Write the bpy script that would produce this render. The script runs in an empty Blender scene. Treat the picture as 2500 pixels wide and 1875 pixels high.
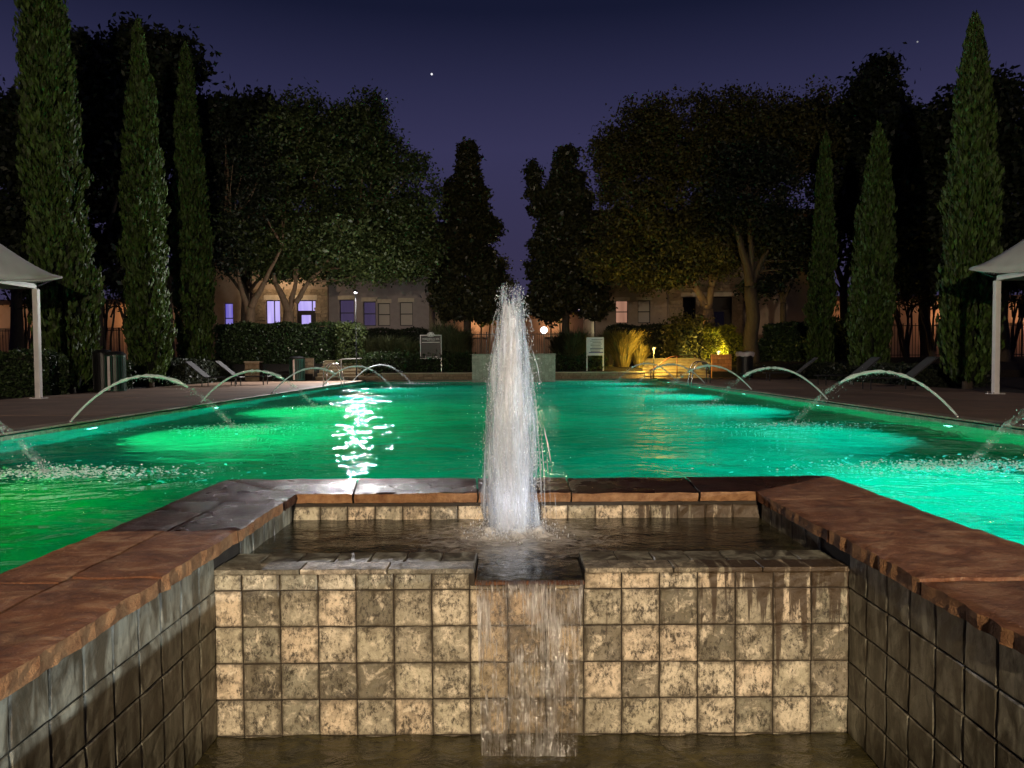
import bpy, bmesh, math, random
import numpy as np
from mathutils import Vector, Matrix, Euler

random.seed(7)
RNG = np.random.default_rng(7)
sc = bpy.context.scene
COL = sc.collection
R = math.radians

# ------------------------------------------------------------------ camera
F = 1800.0                                   # focal length in photo pixels (2500 wide)
CAMZ = 0.95
cam_d = bpy.data.cameras.new('camera')
cam_d.sensor_width = 36.0
cam_d.lens = F / 2500 * 36.0
cam_d.clip_start = 0.05
cam_d.clip_end = 2000
cam = bpy.data.objects.new('camera', cam_d)
COL.objects.link(cam)
ROT = Matrix.Rotation(math.pi / 2 - R(1.96), 4, 'X') @ Matrix.Rotation(R(-0.35), 4, 'Z')
cam.matrix_world = Matrix.Translation((0, 0, CAMZ)) @ ROT
sc.camera = cam


def ray(sx, sy):
    return (ROT @ Vector(((sx - 1250) / F, (937.5 - sy) / F, -1, 0))).to_3d()


def at(sx, sy, d):
    """world point at depth y = d seen at photo pixel (sx, sy): used to survey the place"""
    v = ray(sx, sy)
    return Vector((0, 0, CAMZ)) + v * (d / v.y)


# ------------------------------------------------------------------ render + view
sc.render.engine = 'CYCLES'
cy = sc.cycles
cy.use_denoising = True
try:
    cy.denoiser = 'OPENIMAGEDENOISE'
except Exception:
    pass
cy.max_bounces = 8
cy.diffuse_bounces = 3
cy.glossy_bounces = 3
cy.transmission_bounces = 4
cy.transparent_max_bounces = 28
cy.sample_clamp_indirect = 4.0
cy.caustics_reflective = False
cy.caustics_refractive = True
cy.use_adaptive_sampling = True
cy.adaptive_threshold = 0.02
sc.view_settings.view_transform = 'Standard'
sc.view_settings.look = 'None'
sc.view_settings.gamma = 1.0
sc.view_settings.exposure = 0.0

# ------------------------------------------------------------------ world: clear night sky with city glow
world = bpy.data.worlds.new('World')
sc.world = world
world.use_nodes = True
wt = world.node_tree
wt.nodes.clear()
wo = wt.nodes.new('ShaderNodeOutputWorld')
bg = wt.nodes.new('ShaderNodeBackground')
tc = wt.nodes.new('ShaderNodeTexCoord')
sp = wt.nodes.new('ShaderNodeSeparateXYZ')
rp = wt.nodes.new('ShaderNodeValToRGB')
wt.links.new(tc.outputs['Generated'], sp.inputs[0])
wt.links.new(sp.outputs['Z'], rp.inputs[0])
e = rp.color_ramp.elements
e[0].position = 0.0
e[0].color = (0.044, 0.037, 0.080, 1)
e[1].position = 1.0
e[1].color = (0.004, 0.004, 0.015, 1)
for p_, c_ in ((0.14, (0.037, 0.032, 0.078, 1)), (0.27, (0.036, 0.034, 0.089, 1)), (0.34, (0.023, 0.0235, 0.064, 1)), (0.42, (0.0078, 0.0098, 0.030, 1))):
    el = e.new(p_)
    el.color = c_
acc = rp.outputs['Color']
for (sx, sy, rad, st) in ((1054, 181, 0.0013, 1.0), (944, 241, 0.0009, 0.45), (2240, 102, 0.0009, 0.28)):
    d_ = ray(sx, sy).normalized()
    vm = wt.nodes.new('ShaderNodeVectorMath')
    vm.operation = 'DISTANCE'
    vm.inputs[1].default_value = d_
    wt.links.new(tc.outputs['Generated'], vm.inputs[0])
    lt = wt.nodes.new('ShaderNodeMath')
    lt.operation = 'LESS_THAN'
    lt.inputs[1].default_value = rad
    wt.links.new(vm.outputs['Value'], lt.inputs[0])
    ml = wt.nodes.new('ShaderNodeMix')
    ml.data_type = 'RGBA'
    ml.inputs[7].default_value = (st, st, st * 1.05, 1)
    wt.links.new(lt.outputs[0], ml.inputs[0])
    wt.links.new(acc, ml.inputs[6])
    acc = ml.outputs[2]
wt.links.new(acc, bg.inputs['Color'])
bg.inputs['Strength'].default_value = 1.0
wt.links.new(bg.outputs[0], wo.inputs[0])


# ------------------------------------------------------------------ node helpers
class N:
    def __init__(s, name):
        s.m = bpy.data.materials.new(name)
        s.m.use_nodes = True
        s.t = s.m.node_tree
        s.t.nodes.clear()
        s.out = s.t.nodes.new('ShaderNodeOutputMaterial')

    def n(s, typ, **kw):
        nd = s.t.nodes.new('ShaderNode' + typ)
        for k, v in kw.items():
            setattr(nd, k, v)
        return nd

    def l(s, a, b):
        s.t.links.new(a, b)

    def surf(s, sh):
        s.l(sh, s.out.inputs['Surface'])

    def pos(s, scale=(1, 1, 1), rnd=0.0):
        g = s.n('NewGeometry')
        mp = s.n('Mapping')
        mp.inputs['Scale'].default_value = scale
        s.l(g.outputs['Position'], mp.inputs['Vector'])
        if rnd:
            oi = s.n('ObjectInfo')
            mu = s.n('Math', operation='MULTIPLY')
            mu.inputs[1].default_value = rnd
            s.l(oi.outputs['Random'], mu.inputs[0])
            cb = s.n('CombineXYZ')
            for i in range(3):
                s.l(mu.outputs[0], cb.inputs[i])
            s.l(cb.outputs[0], mp.inputs['Location'])
        return mp.outputs[0]

    def noise(s, vec, scale, detail=4, rough=0.55, dist=0.0):
        nz = s.n('TexNoise')
        nz.inputs['Scale'].default_value = scale
        nz.inputs['Detail'].default_value = detail
        nz.inputs['Roughness'].default_value = rough
        nz.inputs['Distortion'].default_value = dist
        s.l(vec, nz.inputs['Vector'])
        return nz.outputs['Fac']

    def ramp(s, fac, stops, interp='LINEAR'):
        r = s.n('ValToRGB')
        r.color_ramp.interpolation = interp
        els = r.color_ramp.elements
        while len(els) > 1:
            els.remove(els[-1])
        els[0].position = stops[0][0]
        els[0].color = tuple(stops[0][1]) + (1,) if len(stops[0][1]) == 3 else stops[0][1]
        for p, c in stops[1:]:
            q = els.new(p)
            q.color = tuple(c) + (1,) if len(c) == 3 else c
        s.l(fac, r.inputs[0])
        return r.outputs['Color']

    def mix(s, fac, a, b, mode='MIX'):
        m = s.n('Mix', data_type='RGBA', blend_type=mode)
        for sock, v in ((0, fac), (6, a), (7, b)):
            if isinstance(v, (int, float)):
                m.inputs[sock].default_value = v
            elif isinstance(v, tuple):
                m.inputs[sock].default_value = v if len(v) == 4 else v + (1,)
            else:
                s.l(v, m.inputs[sock])
        return m.outputs[2]

    def math(s, op, a, b=None, clamp=False):
        m = s.n('Math', operation=op, use_clamp=clamp)
        for i, v in enumerate((a, b)):
            if v is None:
                continue
            if isinstance(v, (int, float)):
                m.inputs[i].default_value = v
            else:
                s.l(v, m.inputs[i])
        return m.outputs[0]

    def bump(s, h, strength=0.3, dist=0.02):
        b = s.n('Bump')
        b.inputs['Strength'].default_value = strength
        b.inputs['Distance'].default_value = dist
        s.l(h, b.inputs['Height'])
        return b.outputs[0]

    def pbr(s, col, rough=0.6, normal=None, metallic=0.0, spec=0.5, **kw):
        p = s.n('BsdfPrincipled')
        for k, v in (('Base Color', col), ('Roughness', rough), ('Metallic', metallic), ('Specular IOR Level', spec)):
            if isinstance(v, tuple):
                p.inputs[k].default_value = v if len(v) == 4 else v + (1,)
            elif isinstance(v, (int, float)):
                p.inputs[k].default_value = v
            else:
                s.l(v, p.inputs[k])
        if normal is not None:
            s.l(normal, p.inputs['Normal'])
        return p.outputs[0]

    def mixs(s, fac, a, b):
        m = s.n('MixShader')
        if isinstance(fac, (int, float)):
            m.inputs[0].default_value = fac
        else:
            s.l(fac, m.inputs[0])
        s.l(a, m.inputs[1])
        s.l(b, m.inputs[2])
        return m.outputs[0]


M = {}


def rough_mat(name, c1, c2, scale=3.0, rough=0.7, bump=0.3, bdist=0.01, detail=6, spec=0.4, metallic=0.0, rnd=0.0, sc3=(1, 1, 1), c3=None):
    k = N(name)
    v = k.pos(sc3, rnd)
    f = k.noise(v, scale, detail, 0.6)
    col = k.ramp(f, [(0.3, c1), (0.7, c2)])
    if c3 is not None:
        f2 = k.noise(v, scale * 3.7, 5, 0.65)
        col = k.mix(k.ramp(f2, [(0.52, (0, 0, 0)), (0.68, (1, 1, 1))]), col, c3)
    if rnd:
        oi = k.n('ObjectInfo')
        col = k.mix(k.math('MULTIPLY', oi.outputs['Random'], 0.45), col, (c1[0] * 0.45, c1[1] * 0.45, c1[2] * 0.45))
    b = k.bump(k.noise(v, scale * 5, 6, 0.65), bump, bdist)
    k.surf(k.pbr(col, rough, b, metallic, spec))
    M[name] = k.m
    return k.m


def leaf_mat(name, ca, cb, trans=0.25, rough=0.5):
    k = N(name)
    g = k.n('NewGeometry')
    col = k.ramp(g.outputs['Random Per Island'], [(0.0, ca), (0.75, cb), (1.0, (cb[0] * 1.5, cb[1] * 1.4, cb[2] * 1.2))])
    p = k.pbr(col, rough, None, 0, 0.35)
    t = k.n('BsdfTranslucent')
    k.l(col, t.inputs['Color'])
    k.surf(k.mixs(trans, p, t.outputs[0]))
    M[name] = k.m


def emit_mat(name, col, st):
    k = N(name)
    em = k.n('Emission')
    em.inputs['Color'].default_value = col + (1,)
    em.inputs['Strength'].default_value = st
    k.surf(em.outputs[0])
    M[name] = k.m


# ---- stone / tile
def slate_tile():
    k = N('slate_tile')
    v = k.pos((1, 1, 1), 40.0)
    oi = k.n('ObjectInfo')
    base = k.ramp(oi.outputs['Random'], [(0.0, (0.60, 0.52, 0.38)), (0.14, (0.27, 0.25, 0.18)), (0.28, (0.66, 0.54, 0.39)), (0.42, (0.17, 0.15, 0.105)), (0.54, (0.46, 0.41, 0.29)), (0.66, (0.36, 0.32, 0.23)), (0.78, (0.62, 0.50, 0.35)), (0.90, (0.23, 0.20, 0.145))], 'CONSTANT')
    f1 = k.noise(v, 10, 10, 0.74, 0.4)
    col = k.mix(k.ramp(f1, [(0.44, (0, 0, 0)), (0.66, (0.85, 0.85, 0.85))]), base, (0.13, 0.105, 0.065))
    f3 = k.noise(v, 14, 8, 0.72, 0.7)
    col = k.mix(k.ramp(f3, [(0.52, (0, 0, 0)), (0.64, (0.8, 0.8, 0.8))]), col, (0.72, 0.62, 0.46))
    f2 = k.noise(k.pos((1, 1, 0.6), 40.0), 70, 9, 0.82, 0.3)
    patch = k.ramp(k.noise(v, 9, 6, 0.65), [(0.42, (0, 0, 0)), (0.66, (0.12, 0.12, 0.12))])
    col = k.mix(k.ramp(k.math('ADD', f2, patch), [(0.53, (0, 0, 0)), (0.65, (0.95, 0.95, 0.95))]), col, (0.026, 0.018, 0.010))
    tco = k.n('TexCoord')
    so = k.n('SeparateXYZ')
    k.l(tco.outputs['Object'], so.inputs[0])
    ed = k.math('MAXIMUM', k.math('ABSOLUTE', so.outputs['X']), k.math('ABSOLUTE', so.outputs['Z']))
    gm = k.n('MapRange')
    gm.inputs[1].default_value = 0.040
    gm.inputs[2].default_value = 0.0735
    gm.inputs[3].default_value = -0.16
    gm.inputs[4].default_value = 0.16
    k.l(ed, gm.inputs[0])
    col = k.mix(k.ramp(k.math('ADD', k.noise(v, 16, 7, 0.7, 0.6), gm.outputs[0]), [(0.50, (0, 0, 0)), (0.72, (0.8, 0.8, 0.8))]), col, (0.07, 0.055, 0.034))
    # dark water runs below the lip, by height in the place
    g = k.n('NewGeometry')
    st = k.noise(k.pos((22, 1, 1.6)), 1.0, 5, 0.65, 0.4)
    sx = k.n('SeparateXYZ')
    k.l(g.outputs['Position'], sx.inputs[0])
    hi = k.n('MapRange')
    hi.inputs[1].default_value = -0.35
    hi.inputs[2].default_value = 0.10
    k.l(sx.outputs['Z'], hi.inputs[0])
    rx = k.n('MapRange')
    rx.inputs[1].default_value = 0.55
    rx.inputs[2].default_value = 0.95
    k.l(sx.outputs['X'], rx.inputs[0])
    amt = k.math('MULTIPLY', k.math('MULTIPLY', hi.outputs[0], rx.outputs[0]), 0.30)
    run = k.ramp(k.math('ADD', st, amt), [(0.66, (0, 0, 0)), (0.72, (0.92, 0.92, 0.92))])
    col = k.mix(run, col, (0.045, 0.026, 0.012))
    h = k.math('ADD', k.noise(v, 18, 7, 0.65, 0.5), k.math('MULTIPLY', f2, 0.4))
    b = k.bump(h, 0.7, 0.012)
    rg = k.ramp(f1, [(0.3, (0.3, 0.3, 0.3)), (0.7, (0.6, 0.6, 0.6))])
    p = k.pbr(col, 0.5, b, 0, 0.45)
    k.l(rg, p.node.inputs['Roughness'])
    k.surf(p)
    M['slate_tile'] = k.m


slate_tile()
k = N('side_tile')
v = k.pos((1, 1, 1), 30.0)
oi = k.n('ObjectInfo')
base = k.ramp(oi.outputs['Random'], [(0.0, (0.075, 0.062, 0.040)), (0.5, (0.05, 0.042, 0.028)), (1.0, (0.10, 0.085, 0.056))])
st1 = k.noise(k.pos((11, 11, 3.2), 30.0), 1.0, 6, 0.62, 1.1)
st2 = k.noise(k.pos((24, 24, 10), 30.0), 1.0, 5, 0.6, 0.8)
col = k.mix(k.ramp(st1, [(0.42, (0, 0, 0)), (0.66, (1, 1, 1))]), base, (0.30, 0.29, 0.22))  # light and dark streaks paint the dappled light into the tile colour
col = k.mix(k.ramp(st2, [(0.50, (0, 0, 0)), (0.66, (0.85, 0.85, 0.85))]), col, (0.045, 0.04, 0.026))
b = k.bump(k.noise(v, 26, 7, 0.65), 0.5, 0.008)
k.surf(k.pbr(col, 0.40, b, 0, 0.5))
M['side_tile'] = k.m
rough_mat('grout', (0.018, 0.013, 0.009), (0.04, 0.03, 0.02), 20, 0.9)


def flagstone(name, ca, cb, cc, wet, bs=0.028):
    k = N(name)
    v = k.pos((1, 1, 1), 25.0)
    f = k.noise(k.pos((1.3, 1.9, 1), 25.0), 4.6, 10, 0.72, 0.7)
    col = k.ramp(f, [(0.30, ca), (0.5, cb), (0.72, cc)])
    sp_ = k.noise(v, 60, 4, 0.7)
    col = k.mix(k.ramp(sp_, [(0.60, (0, 0, 0)), (0.68, (0.6, 0.6, 0.6))]), col, cc)
    oi = k.n('ObjectInfo')
    col = k.mix(k.math('MULTIPLY', oi.outputs['Random'], 0.45), col, ca)
    bl = k.noise(v, 5.0, 6, 0.7, 1.0)
    col = k.mix(k.ramp(bl, [(0.50, (0, 0, 0)), (0.70, (0.75, 0.75, 0.75))]), col, (ca[0] * 0.6, ca[1] * 0.6, ca[2] * 0.6))
    pit = k.noise(v, 85, 5, 0.7)
    h = k.math('ADD', k.math('ADD', k.math('MULTIPLY', f, 1.6), k.math('MULTIPLY', pit, 0.55)), k.math('MULTIPLY', k.noise(k.pos((1, 2.2, 1), 25.0), 16, 9, 0.72, 0.8), 1.0))
    b = k.bump(h, 1.0, bs)
    rg = k.ramp(k.noise(v, 2.2, 4), [(0.35, (wet,) * 3), (0.65, (wet + 0.3,) * 3)])
    p = k.pbr(col, 0.5, b, 0, 0.18 if wet < 0.3 else 0.22)
    k.l(rg, p.node.inputs['Roughness'])
    k.surf(p)
    M[name] = k.m


flagstone('flagstone', (0.11, 0.036, 0.015), (0.31, 0.125, 0.055), (0.66, 0.40, 0.22), 0.48)
flagstone('flagstone_wet_shaded', (0.018, 0.007, 0.005), (0.036, 0.014, 0.009), (0.085, 0.04, 0.024), 0.14, 0.007)  # wet back stone; the shade on the far left rim is in this colour too
rough_mat('flag_edge', (0.20, 0.085, 0.035), (0.50, 0.28, 0.13), 22, 0.8, 0.9, 0.02, 8, 0.3, rnd=0.5)
rough_mat('concrete', (0.20, 0.125, 0.08), (0.36, 0.23, 0.15), 0.9, 0.72, 0.35, 0.006, 8, 0.4, rnd=0.35, c3=(0.20, 0.14, 0.105))
rough_mat('mulch', (0.012, 0.009, 0.006), (0.03, 0.02, 0.013), 12, 0.95, 0.8, 0.03)
rough_mat('pool_coping', (0.30, 0.24, 0.18), (0.44, 0.36, 0.27), 8, 0.55, 0.4, 0.006, rnd=0.5, c3=(0.22, 0.16, 0.11))
rough_mat('pool_tile', (0.22, 0.25, 0.19), (0.42, 0.43, 0.34), 12, 0.25, 0.2, 0.004, rnd=0.8, c3=(0.16, 0.2, 0.15))
rough_mat('block_tile', (0.16, 0.24, 0.19), (0.36, 0.45, 0.37), 7, 0.35, 0.3, 0.006, rnd=1.0, c3=(0.10, 0.15, 0.12))
rough_mat('brick_orange', (0.42, 0.16, 0.06), (0.60, 0.28, 0.11), 9, 0.75, 0.6, 0.012, rnd=0.5)
rough_mat('rubble', (0.26, 0.19, 0.12), (0.45, 0.35, 0.23), 6, 0.8, 0.7, 0.02, rnd=0.9)
rough_mat('step_stone', (0.34, 0.28, 0.17), (0.48, 0.40, 0.26), 5, 0.7, 0.5, 0.01, rnd=0.4)
rough_mat('stucco', (0.34, 0.26, 0.19), (0.42, 0.32, 0.24), 4, 0.85, 0.4, 0.006)
rough_mat('stucco_grey', (0.30, 0.25, 0.24), (0.36, 0.31, 0.29), 4, 0.85, 0.4, 0.006)
rough_mat('stucco_far', (0.60, 0.42, 0.28), (0.72, 0.52, 0.36), 1.2, 0.85, 0.3, 0.006)
rough_mat('trim_stone', (0.50, 0.42, 0.31), (0.62, 0.53, 0.41), 5, 0.75, 0.3, 0.006)
rough_mat('dark_frame', (0.02, 0.016, 0.014), (0.03, 0.024, 0.02), 5, 0.5, 0.1)
rough_mat('blind', (0.46, 0.40, 0.34), (0.56, 0.49, 0.42), 2, 0.7, 0.2, 0.002, sc3=(1, 1, 40))
rough_mat('roof_tile', (0.08, 0.055, 0.04), (0.13, 0.09, 0.065), 6, 0.8)
rough_mat('white_paint', (0.66, 0.64, 0.62), (0.78, 0.76, 0.74), 3, 0.4, 0.1, 0.002)
rough_mat('fabric', (0.50, 0.47, 0.43), (0.60, 0.57, 0.53), 2.0, 0.8, 0.15, 0.004)
rough_mat('steel', (0.55, 0.54, 0.53), (0.68, 0.67, 0.66), 6, 0.25, 0.05, 0.001, metallic=1.0)
rough_mat('black_metal', (0.010, 0.010, 0.011), (0.02, 0.02, 0.021), 6, 0.4, 0.1, 0.002)
rough_mat('green_metal', (0.012, 0.05, 0.035), (0.02, 0.075, 0.05), 6, 0.35, 0.1, 0.002)
rough_mat('brown_metal', (0.10, 0.035, 0.028), (0.15, 0.055, 0.04), 6, 0.4, 0.1, 0.002)
rough_mat('grey_sling', (0.05, 0.05, 0.05), (0.08, 0.08, 0.078), 30, 0.8, 0.3, 0.002)
rough_mat('liner', (0.62, 0.55, 0.53), (0.78, 0.72, 0.70), 9, 0.45, 0.6, 0.02)
rough_mat('sign_black', (0.016, 0.013, 0.018), (0.026, 0.02, 0.028), 5, 0.35, 0.05)
rough_mat('sign_white', (0.70, 0.68, 0.70), (0.82, 0.80, 0.82), 5, 0.4, 0.05)
rough_mat('sign_grey', (0.05, 0.047, 0.047), (0.10, 0.09, 0.085), 25, 0.5, 0.05)
rough_mat('sign_violet', (0.10, 0.09, 0.22), (0.14, 0.13, 0.30), 5, 0.5, 0.05)
rough_mat('bark', (0.16, 0.105, 0.065), (0.30, 0.20, 0.125), 4, 0.85, 0.9, 0.03, sc3=(3, 3, 0.8))
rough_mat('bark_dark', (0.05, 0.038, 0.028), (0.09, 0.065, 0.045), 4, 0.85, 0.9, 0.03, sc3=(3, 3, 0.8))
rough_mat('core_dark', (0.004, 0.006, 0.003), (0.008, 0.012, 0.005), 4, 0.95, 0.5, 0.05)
leaf_mat('leaf_cypress', (0.024, 0.032, 0.007), (0.055, 0.105, 0.018), 0.12, 0.6)
leaf_mat('leaf_oak', (0.030, 0.046, 0.016), (0.085, 0.115, 0.038), 0.25, 0.45)
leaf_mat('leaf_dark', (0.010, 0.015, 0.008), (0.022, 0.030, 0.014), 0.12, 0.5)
leaf_mat('leaf_magnolia', (0.022, 0.026, 0.012), (0.048, 0.050, 0.022), 0.08, 0.35)
leaf_mat('leaf_hedge', (0.020, 0.036, 0.014), (0.048, 0.080, 0.028), 0.2, 0.45)
leaf_mat('leaf_yellow', (0.10, 0.12, 0.012), (0.20, 0.20, 0.025), 0.35, 0.5)
leaf_mat('leaf_amber', (0.040, 0.042, 0.012), (0.085, 0.080, 0.024), 0.25, 0.5)
leaf_mat('grass_blade', (0.10, 0.085, 0.030), (0.24, 0.18, 0.06), 0.35, 0.55)
leaf_mat('grass_green', (0.035, 0.045, 0.020), (0.085, 0.095, 0.045), 0.3, 0.55)
leaf_mat('petal', (0.65, 0.66, 0.58), (0.78, 0.78, 0.70), 0.3, 0.5)
emit_mat('lamp_white', (0.95, 0.93, 1.0), 6.0)
emit_mat('lamp_warm', (1.0, 0.72, 0.40), 6.0)
emit_mat('added_lantern_glass', (1.0, 0.7, 0.4), 0.25)
emit_mat('lamp_amber', (1.0, 0.62, 0.20), 2.5)
emit_mat('lamp_globe', (1.0, 0.97, 0.93), 3.0)
emit_mat('lamp_pool', (0.75, 1.0, 0.85), 7.0)


def window_glow(name, ca, cb, st):
    k = N(name)
    f = k.noise(k.pos((3.5, 1, 0.35)), 1.0, 3, 0.5)
    em = k.n('Emission')
    k.l(k.ramp(f, [(0.3, ca), (0.7, cb)]), em.inputs['Color'])
    em.inputs['Strength'].default_value = st
    k.surf(em.outputs[0])
    M[name] = k.m


window_glow('pane_violet', (0.13, 0.10, 0.62), (0.42, 0.35, 0.85), 0.75)
window_glow('pane_lavender', (0.36, 0.29, 0.74), (0.56, 0.48, 0.88), 1.15)
window_glow('pane_dim', (0.075, 0.055, 0.13), (0.11, 0.08, 0.17), 0.55)
window_glow('pane_rose', (0.26, 0.13, 0.085), (0.40, 0.20, 0.13), 1.0)
k = N('pane_dark')
k.surf(k.pbr((0.006, 0.006, 0.010), 0.08, None, 0, 0.6))
M['pane_dark'] = k.m

# ---- waters
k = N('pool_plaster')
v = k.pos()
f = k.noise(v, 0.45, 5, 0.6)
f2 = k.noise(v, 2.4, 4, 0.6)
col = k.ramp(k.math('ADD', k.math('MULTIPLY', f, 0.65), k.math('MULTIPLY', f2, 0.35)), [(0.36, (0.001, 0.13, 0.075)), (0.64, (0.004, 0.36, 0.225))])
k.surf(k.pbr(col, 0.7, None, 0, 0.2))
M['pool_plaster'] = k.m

k = N('pool_water')
v = k.pos((0.75, 1.0, 1))
h = k.math('ADD', k.math('MULTIPLY', k.noise(v, 0.75, 2, 0.5, 0.8), 2.1), k.math('MULTIPLY', k.noise(v, 2.9, 3, 0.55, 0.5), 0.72))
b = k.bump(h, 1.0, 0.11)
rf = k.n('BsdfRefraction')
rf.inputs['IOR'].default_value = 1.33
rf.inputs['Roughness'].default_value = 0.05
rf.inputs['Color'].default_value = (0.35, 1.0, 0.92, 1)
gl = k.n('BsdfGlossy')
gl.inputs['Roughness'].default_value = 0.012
gl.inputs['Color'].default_value = (0.86, 0.93, 1.0, 1)
fr = k.n('Fresnel')
fr.inputs['IOR'].default_value = 1.33
for nd in (rf, gl, fr):
    k.l(b, nd.inputs['Normal'])
k.surf(k.mixs(k.math('MULTIPLY', fr.outputs[0], 0.40), rf.outputs[0], gl.outputs[0]))
M['pool_water'] = k.m


def murky(name, ca, cb, foam, rough, bs, fx=None, fy=None, fr_=0.6):
    k = N(name)
    v = k.pos((1, 1.6, 1))
    f = k.noise(v, 5.5, 6, 0.6, 1.2)
    col = k.ramp(f, [(0.35, ca), (0.68, cb)])
    if fx is not None:
        g = k.n('NewGeometry')
        vm = k.n('VectorMath', operation='DISTANCE')
        vm.inputs[1].default_value = (fx, fy, 0.075)
        k.l(g.outputs['Position'], vm.inputs[0])
        mr = k.n('MapRange')
        mr.inputs[1].default_value = 0.08
        mr.inputs[2].default_value = fr_
        mr.inputs[3].default_value = 0.34
        mr.inputs[4].default_value = -0.10
        k.l(vm.outputs['Value'], mr.inputs[0])
        fm = k.ramp(k.math('ADD', k.noise(v, 9, 7, 0.7, 1.5), mr.outputs[0]), [(0.56, (0, 0, 0)), (0.86, (1, 1, 1))])
        col = k.mix(fm, col, foam)
    h = k.math('ADD', k.noise(v, 7, 4, 0.6, 0.8), k.math('MULTIPLY', k.noise(v, 24, 3), 0.3))
    b = k.bump(h, 0.6, bs)
    k.surf(k.pbr(col, rough, b, 0, 0.5))
    M[name] = k.m


murky('spa_water', (0.012, 0.011, 0.006), (0.055, 0.048, 0.024), (0.50, 0.47, 0.42), 0.16, 0.02, 0.0, 3.66, 0.75)
murky('basin_water', (0.018, 0.016, 0.006), (0.075, 0.062, 0.022), (0.4, 0.34, 0.24), 0.18, 0.025, 0.07, 2.75, 0.5)


def white_water(name, lo, hi, sc3, scale, tcol=(0.82, 0.84, 0.88), gloss=0.12, trn=0.45, thin=None):
    k = N(name)
    v = k.pos(sc3)
    f = k.noise(v, scale, 6, 0.6, 0.5)
    fa = f
    if thin is not None:                     # the column breaks up as it rises
        g_ = k.n('NewGeometry')
        sz_ = k.n('SeparateXYZ')
        k.l(g_.outputs['Position'], sz_.inputs[0])
        up_ = k.math('MULTIPLY', k.math('MAXIMUM', k.math('SUBTRACT', sz_.outputs['Z'], thin[0]), 0.0), thin[1])
        fa = k.math('SUBTRACT', f, up_)
    al = k.ramp(fa, [(lo, (0, 0, 0)), (hi, (1, 1, 1))])
    d = k.n('BsdfDiffuse')
    d.inputs['Color'].default_value = tcol + (1,)
    t = k.n('BsdfTranslucent')
    t.inputs['Color'].default_value = tcol + (1,)
    g = k.n('BsdfGlossy')
    g.inputs['Roughness'].default_value = 0.12
    b = k.bump(f, 0.8, 0.03)
    for nd in (d, g):
        k.l(b, nd.inputs['Normal'])
    w = k.mixs(gloss, k.mixs(trn, d.outputs[0], t.outputs[0]), g.outputs[0])
    tr = k.n('BsdfTransparent')
    k.surf(k.mixs(al, tr.outputs[0], w))
    M[name] = k.m


white_water('fountain_core', 0.20, 0.56, (19, 19, 1.9), 1.0, (0.76, 0.77, 0.82), 0.05, 0.45, (0.5, 0.13))
white_water('fountain_veil', 0.46, 0.80, (30, 30, 1.5), 1.0, (0.80, 0.86, 0.93), 0.08, 0.5, (0.7, 0.10))
white_water('fountain_drop', 0.0, 0.05, (5, 5, 5), 1.0, (0.85, 0.86, 0.9), 0.3)
white_water('jet_water', 0.05, 0.40, (9, 9, 9), 1.0, (0.92, 0.96, 0.96), 0.12, 0.45)
white_water('jet_mist', 0.46, 1.05, (14, 14, 14), 1.0, (0.75, 0.86, 0.84), 0.1, 0.5)
white_water('foam', 0.30, 0.60, (9, 14, 9), 1.0, (0.90, 0.96, 0.95), 0.03, 0.5)

white_water('foam_top', 0.0, 0.05, (5, 5, 5), 1.0, (0.85, 0.98, 0.97), 0.15, 0.3)

k = N('water_sheet')
v = k.pos((75, 20, 2.6))
f = k.noise(v, 1.0, 5, 0.6, 0.3)
big = k.noise(k.pos((8, 2, 4.5)), 1.0, 4, 0.6)
b = k.bump(k.math('ADD', f, k.math('ADD', big, k.noise(k.pos((60, 20, 16)), 1.0, 4, 0.6))), 1.0, 0.02)
g = k.n('BsdfGlossy')
g.inputs['Roughness'].default_value = 0.32
k.l(b, g.inputs['Normal'])
d = k.n('BsdfDiffuse')
d.inputs['Color'].default_value = (0.75, 0.66, 0.54, 1)
tr = k.n('BsdfTransparent')
tr.inputs['Color'].default_value = (0.86, 0.80, 0.72, 1)
fine = k.noise(k.pos((100, 20, 4.5)), 1.0, 7, 0.68, 0.5)
msk = k.ramp(k.math('ADD', fine, k.math('MULTIPLY', k.math('SUBTRACT', big, 0.5), 0.9)), [(0.42, (0.12, 0.12, 0.12)), (0.72, (0.9, 0.9, 0.9))])
base = k.mixs(k.math('MULTIPLY', msk, 0.20), tr.outputs[0], d.outputs[0])
k.surf(k.mixs(k.math('MULTIPLY', msk, 0.85), base, g.outputs[0]))
M['water_sheet'] = k.m


# ------------------------------------------------------------------ mesh helpers
def link(o, parent=None):
    COL.objects.link(o)
    if parent is not None:
        o.parent = parent
    return o


def mesh_from(name, verts, faces, mat=None, smooth=False):
    me = bpy.data.meshes.new(name)
    me.from_pydata([tuple(v) for v in verts], [], faces)
    if mat:
        me.materials.append(M[mat])
    if smooth:
        me.polygons.foreach_set('use_smooth', [True] * len(me.polygons))
    me.update()
    return me


def quads_mesh(name, V, mat, per=4):
    """V: (n, per, 3) float array of separate n-gons -> one mesh"""
    n = V.shape[0]
    me = bpy.data.meshes.new(name)
    me.vertices.add(n * per)
    me.vertices.foreach_set('co', V.astype(np.float32).ravel())
    me.loops.add(n * per)
    me.loops.foreach_set('vertex_index', np.arange(n * per, dtype=np.int32))
    me.polygons.add(n)
    me.polygons.foreach_set('loop_start', np.arange(0, n * per, per, dtype=np.int32))
    me.polygons.foreach_set('loop_total', np.full(n, per, dtype=np.int32))
    me.materials.append(M[mat])
    me.update(calc_edges=True)
    return me


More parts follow.
